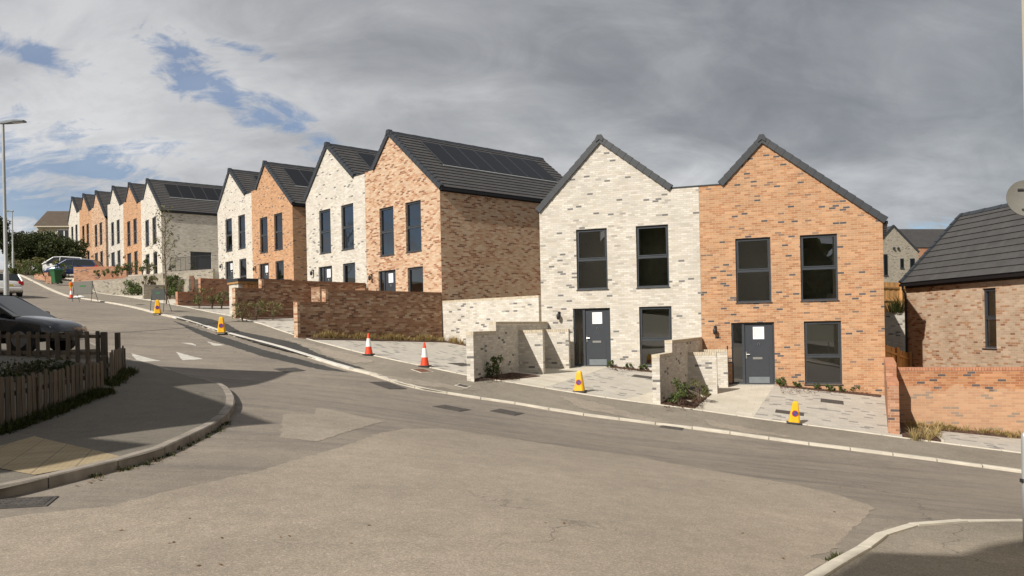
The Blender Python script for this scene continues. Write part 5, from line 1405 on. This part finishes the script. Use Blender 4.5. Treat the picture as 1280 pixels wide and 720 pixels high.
    m = MB(); m.rbox(-L_-.03, -L_+.12, -hw*.86, hw*.86, .36, .50, .03); m.build('bumper', paint, root)
    return root
X, Y, Z = pt(45, 439, 20.6)
car('black car behind the picket fence at the left, only bonnet and windscreen in frame', (X-1.15, Y, Z), R(-3), 'blackcar', 4.4, 1.8, 1.48)
tag(drape('parking_bay', [(-24,19.75),(-11.4,19.75),(-11.4,22.0),(-24,23.2)], 'asphi', 0, .8, lambda x, y: Z+.0, 1.2), kind='structure')
ph = math.atan2(.738, -.674)
car('silver white hatchback seen from behind at the left edge', (-31.75, 49.6, H(-31.75, 49.6)), ph+R(2), 'whitecar', 4.2, 1.72, 1.44)
car('white car parked above the green bin, nose to the left', (*pt(76,338.5,69)[:2], 5.2), R(188), 'whitecar', 4.7, 1.85, 1.62, 'suv')
car('dark blue car parked in front of the white one, half behind the brick wall', pt(93,347,64.5), R(186), 'bluecar', 4.2, 1.75, 1.48)

# ------------------------------------------------------------------ old house, hedges and trees beyond
def old_house():
    X, Y, _ = pt(46, 300, 96); root = thing('old_house', 'old cream rendered house with brown tiled roof beyond the bushes', 'house', (X, Y, 9.4), R(9))
    Wd, Dp, e, rz_ = 11.5, 7.5, 4.0, 6.2
    w = MB(); w.prism([(0,0),(Wd,0),(Wd,e),(0,e)], 0, Dp)
    w.face([(0,Dp,0),(0,0,0),(0,0,e),(0,Dp/2,rz_),(0,Dp,e)]); w.build('rendered_wall', 'render', root)
    r = MB()
    for (ya, za, yb, zb) in ((-.35,e-.18,Dp/2,rz_),(Dp+.35,e-.18,Dp/2,rz_)):
        n = 11
        for i in range(n):
            k0, k1 = i/n, (i+1)/n; y0, y1 = ya+(yb-ya)*k0, ya+(yb-ya)*k1; z0, z1 = za+(zb-za)*k0, za+(zb-za)*k1
            P = [(-.2,y0,z0+.05),(Wd+.2,y0,z0+.05),(Wd+.2,y1,z1+.012),(-.2,y1,z1+.012)]
            if ya > yb: P = P[::-1]
            r.face(P, [(P[q][0], (k0 if P[q][1] == y0 else k1)*3.3) for q in range(4)]); r.face([(-.2,y0,z0),(Wd+.2,y0,z0),(Wd+.2,y0,z0+.05),(-.2,y0,z0+.05)])
    ro = r.build('roof', 'oldtile', root)
    m = MB(); m.box(-.2, Wd+.2, -.42, -.34, e-.30, e-.18); m.build('gutter', 'render', ro)
    wn = MB(); wn.box(2.3, 4.6, -.05, .05, 2.1, 3.45); wf = wn.build('window', 'conewhite', root)
    for x in (2.4, 3.15, 3.9):
        g = MB(); g.box(x, x+.62, -.07, -.051, 2.2, 3.35); g.build('pane', 'carglass', wf)
    v = MB(); v.box(6.3,6.6,-.03,.01,2.5,2.8); v.build('wall_vent', 'blackp', root)
old_house()
bushmass('big rounded dark green bush below the old house', pt(52,335,78), 3.4, 2.2, 4.5, 15000, .13, 'leafd', clumps=40)
bushmass('dark green bush between the old house and the far row', pt(80,333,76), 2.5, 1.8, 3.3, 9000, .13, 'leafd', clumps=30)
bushmass('dark bush behind the second lamp post', pt(30,335,80), 2.6, 2.0, 3.2, 5000, .14, 'leafd', clumps=18)
bushmass('dark tree crown cut by the left edge of the picture', pt(-6,330,72), 1.6, 1.6, 5.2, 5000, .15, 'leafd', 'tree', 'tree', clumps=22)
bushmass('overgrown bank of low greenery at the left of the road', pt(12,350,70), 4.2, 1.8, 1.6, 4500, .12, 'leafo', 'hedge', 'hedge', clumps=20)
bushmass('low hedge on the bank under the big rounded bush', pt(38,343,68), 3.0, 1.2, 1.6, 3500, .12, 'leafo', 'hedge', 'hedge', clumps=16)

# ------------------------------------------------------------------ between the orange house and the right edge
def board_fence(label, a, b, h, zt_a, zt_b, n):
    root = thing('timber_fence', label, 'fence', (0,0,0), 0); a, b = Vector(a), Vector(b); d = (b-a).normalized(); nn = Vector((d.y,-d.x))
    bd = MB()
    for i in range(n):
        p, q = a.lerp(b, i/n)+d*.004, a.lerp(b, (i+1)/n)-d*.004; z = zt_a+(zt_b-zt_a)*(i+.5)/n; o = nn*(.012 if i % 2 else 0)
        P = [p+o, q+o, q+o-nn*.02, p+o-nn*.02]; bd.quadbox([(v.x,v.y,z-h) for v in P]+[(v.x,v.y,z) for v in P])
    bd.build('board_panel', 'timber', root)
    for r in (.12, .5, .85):
        m = MB(); P = [a+nn*.05, b+nn*.05, b+nn*.014, a+nn*.014]
        m.quadbox([(v.x,v.y,(zt_a if k in (0,3) else zt_b)-h*(1-r)-.04) for k, v in enumerate(P)]+[(v.x,v.y,(zt_a if k in (0,3) else zt_b)-h*(1-r)+.04) for k, v in enumerate(P)]); m.build('rail', 'timber', root)
    L0 = (b-a).length; k = max(1, round(L0/1.8))
    for i in range(k+1):
        p = a.lerp(b, i/k)+nn*.06; z = zt_a+(zt_b-zt_a)*i/k; m = MB(); m.box(p.x-.05, p.x+.05, p.y-.05, p.y+.05, z-h, z+.05); m.build('post', 'timber', root)
    return root
board_fence('tall new timber fence on top of the cream wall, right of the orange house', pt(1098,360,38.5)[:2], pt(1150,360,40)[:2], 1.75, 1.78, 1.72, 16)
board_fence('lower new timber fence sloping down beside the orange house', pt(1103,440,29.0)[:2], pt(1150,440,32.5)[:2], 1.5, -.90, -1.62, 14)
root = simple_wall('upper_garden_wall', 'cream brick wall below the new timber fence, right of the orange house', pt(1095,400,37.5)[:2], pt(1150,400,37.5)[:2], -1.6, .30, 'cream', 'cop_cream')
tag(drape('upper_garden', [pt(1085,400,37.6)[:2], pt(1170,400,37.6)[:2], (26,60), (16,60)], 'soil', 0, 2, lambda x, y: .05+.03*max(0, y-38), 2), kind='structure')
tufts('grass_clump', 'green tuft of grass on top of the cream wall beside the timber fence', 'grass', [pt(1119+random.uniform(-7,7),390,37.55) for _ in range(8)], .8, 30, 'grass', None, .2)
def hill_house(label, P, yaw, z, wins, mirror, brick, Wd=6.1, Dp=9, e0=5.7, e1=5.7, ax=3.0, az=8.7):
    root = thing('hillside_house', label, 'house', (P[0], P[1], z), -yaw)
    w = MB(); prof = [(0,-3),(Wd,-3),(Wd,e1),(ax,az),(0,e0)]
    w.prism(prof, 0, Dp); w.build('brick_wall', brick, root)
    r = MB(); slope_roof(r, -.1, e0, ax, az+.03, -.05, Dp, .32); slope_roof(r, Wd+.1, e1, ax, az+.03, -.05, Dp, .32); ro = r.build('roof', 'tile', root)
    v = MB(); verge_caps(v, -.1, e0+.02, ax, az+.04, 0, .4); verge_caps(v, Wd+.1, e1+.02, ax, az+.04, 0, .4); v.build('verge_caps', 'verge', ro)
    for x0, x1, z0, z1 in wins:
        f = MB(); f.box(x0, x1, -.05, -.004, z0, z1); fo = f.build('window', 'frame', root)
        g = MB(); g.box(x0+.07, x1-.07, -.058, -.051, z0+.07, z1-.07); g.build('pane', 'carglass', fo)
        s = MB(); s.box(x0-.05, x1+.05, -.10, -.0, z0-.07, z0-.004); s.build('sill', 'frame', fo)
    return root
h1 = hill_house('grey cream gabled house up the hill, seen between the orange house and the right roof', (pt(1117,280,90)[0]-3.0*.98, 89.5), R(-11), 1.75, [(1.65,2.15,3.1,5.5),(3.75,4.2,3.9,5.0),(5.0,5.6,3.9,5.0)], 0, 'greybrick')
for i, x in enumerate((2.95, 3.5)):
    m = MB(); m.lathe([(.12,0),(.15,.1),(.05,.25)], 10, (x, -.12, 6.05)); m.build('wall_vent', 'blackp', h1)
hill_house('orange brick house with grey roof behind the grey cream one', (48.4, 107.8), R(80), 2.2, [], 0, 'redbrick', 8, 16, 6.6, 6.6, 4, 9.4)

# ------------------------------------------------------------------ neighbours outside the frame that throw the shadows in it
sdir = SUNV
def to_plane(px, py, n, c):
    "carry a shadow corner back towards the sun to an upright plane n.p = c"
    g = at(px, py, .05); k = (c-(n[0]*g.x+n[1]*g.y))/(n[0]*sdir.x+n[1]*sdir.y); p = g+sdir*k; return p
def shadow_house(name, label, outline, n, c, ex, ddir, brick, base=-3):
    P = [to_plane(x, y, n, c) for x, y in outline]
    d = Vector((ddir[0], ddir[1], 0)).normalized()*ex
    o0, o1 = P[0], P[-1]
    ring = [Vector((o0.x, o0.y, base))]+P+[Vector((o1.x, o1.y, base))]
    root = thing(name, label, 'house', (ring[0].x, ring[0].y, base)); o = ring[0]
    m = MB(); F0 = [tuple(p-o) for p in ring]; F1 = [tuple(p-o+d) for p in ring]
    polys = [[Vector(p) for p in F0]]
    for Fx in (F0, F1):
        for t in geometry.tessellate_polygon([[Vector(p) for p in Fx]]): m.face([Fx[i] for i in t])
    for i in range(len(ring)):
        if 1 <= i < len(ring)-2: continue
        j = (i+1) % len(ring); m.face([F0[i],F0[j],F1[j],F1[i]])
    m.build('brick_wall', brick, root)
    r = MB()
    for i in range(1, len(ring)-2):
        r.face([F0[i],F0[i+1],F1[i+1],F1[i]])
    r.build('roof', 'tile', root); return root
S1 = shadow_house('neighbour_house', 'gabled neighbour house outside the left edge that shades the picket fence', [(362,463),(223,487),(340,526),(120,552),(198,560),(60,590)], (1,0), -12.4, 12, (-1,-.1), 'cream', -3)
S2 = shadow_house('neighbour_house', 'neighbour house behind the viewer that shades the near right footway', [(1043,720),(1085,692),(1200,696),(1232,684),(1330,668)], (0,1), -3.2, 8, (0,-1), 'cream', -4)
for s_, rows in ((S1, 0), (S2, 0)): pass

# near building corner with the satellite dish
root = thing('corner_house', 'pale corner of a near building at the right edge', 'house', (6.02, 9.3, -3))
m = MB(); m.box(0, 5, -7, 0, 0, 12); m.build('rendered_wall', 'render', root)
m = MB(); m.box(-.004, .10, -.10, .004, 0, 12); m.build('corner_trim', 'render', root)
dp = Vector(pt(1281.5, 249, 8.9))
root = thing('satellite_dish', 'grey round satellite dish on the building at the right edge', 'satellite dish', dp)
nrm = Vector((-.25,-.93,.25)).normalized(); ux = Vector((0,0,1)).cross(nrm).normalized(); uy = nrm.cross(ux)
m = MB(); rr = .195
prev = None
for i in range(7):
    r_ = rr*i/6; cur = [dp*0+ux*(r_*math.cos(t))+uy*(r_*1.1*math.sin(t))+nrm*(.035*(i/6)**2) for t in [2*math.pi*k/32 for k in range(32)]]
    if prev:
        for k in range(32):
            m.face([prev[k],prev[(k+1)%32],cur[(k+1)%32],cur[k]]); m.face([cur[k]-nrm*.012,cur[(k+1)%32]-nrm*.012,prev[(k+1)%32]-nrm*.012,prev[k]-nrm*.012])
    prev = cur
for k in range(32): m.face([prev[k],prev[(k+1)%32],prev[(k+1)%32]-nrm*.012,prev[k]-nrm*.012])
m.build('reflector', 'dish', root, weld=True)
m = MB(); m.tube([uy*-.20+nrm*.0, uy*-.02+ux*.02+nrm*.26], .008, 6); m.tube([ux*-.15+nrm*.27, ux*.10+nrm*.25], .018, 8); m.build('feed_arm', 'blackp', root)
m = MB(); m.tube([ux*-.10+nrm*.28, ux*.04+nrm*.28], .011, 8); m.build('receiver', 'dish', root)
m = MB(); m.tube([-nrm*.01, -nrm*.08, (.12,0,-.06)], .018, 8); m.build('bracket', 'steel', root)
X, Y, _ = pt(1282.8, 650, 8.6)
root = thing('grey_post', 'pale grey rounded post at the right edge', 'post', (X, Y, H(X, Y)+.07))
m = MB(); m.lathe([(.035,0),(.035,1.15),(.028,1.185),(.012,1.20)], 16); m.build('shaft', 'galv', root, smooth=True)
m = MB(); m.box(-.05,.02,-.02,.02,.66,.70); m.build('bracket', 'blackp', root)

# wooded hillside behind the viewer: the front windows mirror it
def wooded_hill():
    mb = MB(); ti = []; n = 110; base = []
    for i in range(n+1):
        a = R(200+170*i/n); r = 150+18*math.sin(i*.7); az_ = 200+170*i/n; hh = 25+2.5*math.sin(i*.23+1.0)+1.5*math.sin(i*.61)-11.5*min(1, max(0, (az_-247)/9))
        base.append((r*math.cos(a), r*math.sin(a), hh))
    for i in range(n):
        for k in range(5):
            for c in range(2):
                j0, j1 = base[i], base[i+1]; f0, f1 = 1-k*.09, 1-(k+1)*.09
        for k in range(4):
            s0, s1 = k/4, (k+1)/4
            q = lambda b, s: (b[0]*(1-.28*(1-s)), b[1]*(1-.28*(1-s)), -6+(b[2]+6)*s)
            mb.face([q(base[i], s0), q(base[i+1], s0), q(base[i+1], s1), q(base[i], s1)]); ti.append(random.random()*.6)
    for _ in range(5200):
        i = random.randrange(n); s = math.sqrt(random.random()); b = base[i]; c = base[i+1]; t = random.random()
        p = Vector(((b[0]+(c[0]-b[0])*t)*(1-.28*(1-s)), (b[1]+(c[1]-b[1])*t)*(1-.28*(1-s)), -6+((b[2]+(c[2]-b[2])*t)+6)*s+random.uniform(-.5,2.4)))
        u = Vector((random.gauss(0,1), random.gauss(0,1), random.gauss(0,1))).normalized()*random.uniform(1.2,3); v = u.cross(Vector((random.gauss(0,1), random.gauss(0,1), random.gauss(0,1)))).normalized()*random.uniform(.8,2)
        mb.face([p-u, p-v, p+u, p+v]); ti.append(random.random())
    return tag(mb.build('wooded_hill', 'leafd', attr=ti), kind='structure')
wooded_hill()
# ------------------------------------------------------------------ light and sky
SUN_EL = R(SUN_ELD); sd = SUNV
sl = bpy.data.lights.new('sun', 'SUN'); sl.energy = 4.9; sl.angle = R(.55); sl.color = (1, .95, .875)
so_ = bpy.data.objects.new('sun', sl); COL.objects.link(so_); so_.rotation_euler = sd.to_track_quat('Z', 'Y').to_euler()
w = bpy.data.worlds.new('World'); scene.world = w; w.use_nodes = True; nt = w.node_tree; nt.nodes.clear()
out = N(nt, 'ShaderNodeOutputWorld'); bg = N(nt, 'ShaderNodeBackground'); bg.inputs[1].default_value = .1
sky = N(nt, 'ShaderNodeTexSky', sky_type='NISHITA', sun_disc=False); sky.sun_elevation = SUN_EL
# blender: rotation 0 puts the sun on +Y, growing clockwise seen from above
sky.sun_rotation = math.atan2(sd.x, sd.y) % (2*math.pi)
tc = N(nt, 'ShaderNodeTexCoord').outputs['Generated']
sp = N(nt, 'ShaderNodeSeparateXYZ'); L(nt, tc, sp.inputs[0])
zc = M(nt, 'ADD', M(nt, 'MAXIMUM', sp.outputs[2], 0.0), .42)
cc = N(nt, 'ShaderNodeCombineXYZ'); L(nt, M(nt, 'DIVIDE', sp.outputs[0], zc), cc.inputs[0]); L(nt, M(nt, 'DIVIDE', sp.outputs[1], zc), cc.inputs[1])
def dnoise(scale, detail, rough, dist):
    n = N(nt, 'ShaderNodeTexNoise'); n.inputs['Scale'].default_value = scale; n.inputs['Detail'].default_value = detail
    n.inputs['Roughness'].default_value = rough; n.inputs['Distortion'].default_value = dist
    mp = N(nt, 'ShaderNodeMapping'); mp.inputs['Location'].default_value = (3.1, 1.7, 0); mp.inputs['Rotation'].default_value = (0,0,R(15)); mp.inputs['Scale'].default_value = (.8, 1.25, 1)
    L(nt, cc.outputs[0], mp.inputs[0]); L(nt, mp.outputs[0], n.inputs['Vector']); return n.outputs[0]
cl = dnoise(1.5, 10, .56, .5)
cl2 = dnoise(.7, 4, .5, .3)
fine = dnoise(5.0, 10, .62, .9)
def blob(px, py, rx, ry, rot=0):
    "soft opening in the cloud round a direction of the sky"
    a, b = ray(px, py); d = Vector((a, 1, b)).normalized()
    r = Vector((d.y, -d.x, 0)).normalized(); u = r.cross(d)*1
    if u.z < 0: u = -u
    c_, s_ = math.cos(rot), math.sin(rot); e1 = r*c_+u*s_; e2 = -r*s_+u*c_
    def dotn(e, sc):
        n = N(nt, 'ShaderNodeVectorMath', operation='DOT_PRODUCT'); L(nt, tc, n.inputs[0]); n.inputs[1].default_value = tuple(e)
        return M(nt, 'DIVIDE', n.outputs['Value'], sc)
    p, q = dotn(e1, rx), dotn(e2, ry)
    rr = M(nt, 'SQRT', M(nt, 'ADD', M(nt, 'MULTIPLY', p, p), M(nt, 'MULTIPLY', q, q)))
    front = dotn(d, 1.0)
    v = M(nt, 'MULTIPLY', M(nt, 'MAXIMUM', M(nt, 'SUBTRACT', 1, rr), 0), M(nt, 'GREATER_THAN', front, 0))
    return v
op = None
for a in [(235,88,.075,.045,R(-40)),(285,125,.07,.028,R(-42)),(350,155,.11,.030,R(-24)),(400,175,.05,.022,R(-10)),(30,66,.13,.022,R(-12)),(310,62,.07,.014,R(-8)),(-3760,-300,.55,.22,0),(30,252,.22,.050,0),(120,215,.12,.02,0),(1150,285,.05,.016,0),(-250,200,.4,.15,0),(900,-900,.5,.3,0)]:
    v = M(nt, 'MULTIPLY', blob(*a), 1.0); op = v if op is None else M(nt, 'MAXIMUM', op, v)
wisp = dnoise(13, 10, .66, 1.4)
gap = M(nt, 'ADD', M(nt, 'ADD', M(nt, 'MULTIPLY', op, 1.15), M(nt, 'MULTIPLY', M(nt, 'SUBTRACT', fine, .5), 3.2)), M(nt, 'MULTIPLY', M(nt, 'SUBTRACT', wisp, .5), 2.2))
gap = ramp(nt, gap, [(.42, (0,0,0)), (1.15 if 0 else 1.0, (.72,.72,.72))])
opm = ramp(nt, op, [(0, (0,0,0)), (.15, (1,1,1))])
gapm = M(nt, 'MULTIPLY', gap, opm)
dens = M(nt, 'ADD', M(nt, 'ADD', M(nt, 'MULTIPLY', cl, .52), M(nt, 'MULTIPLY', cl2, .28)), M(nt, 'MULTIPLY', fine, .20))
grey = ramp(nt, dens, [(.36, (2.0,2.10,2.26)), (.44, (2.75,2.84,3.0)), (.51, (3.7,3.77,3.88)), (.60, (5.4,5.42,5.45))])
base = mixc(nt, 1, grey, ramp(nt, M(nt, 'MULTIPLY_ADD', sp.outputs[0], .5, .5), [(.2, (1.16,1.16,1.17)), (.5, (1.02,1.03,1.04)), (.8, (.76,.80,.84))]), 'MULTIPLY')
lowc = ramp(nt, sp.outputs[2], [(.0, (1.25,1.24,1.22)), (.16, (1.12,1.12,1.12)), (.3, (.97,.97,.98)), (.6, (.88,.88,.9))])
base = mixc(nt, 1, base, lowc, 'MULTIPLY')
blue = mixc(nt, 1, sky.outputs[0], (.66,.78,.95), 'MULTIPLY')
L(nt, mixc(nt, gapm, base, blue), bg.inputs[0]); L(nt, bg.outputs[0], out.inputs[0])
scene.view_settings.view_transform = 'Standard'; scene.view_settings.look = 'None'; scene.view_settings.gamma = 1; scene.view_settings.use_curve_mapping = False
scene.view_settings.exposure = .12
scene.render.engine = 'CYCLES'
scene.cycles.max_bounces = 6; scene.cycles.transparent_max_bounces = 12
scene.cycles.use_denoising = True
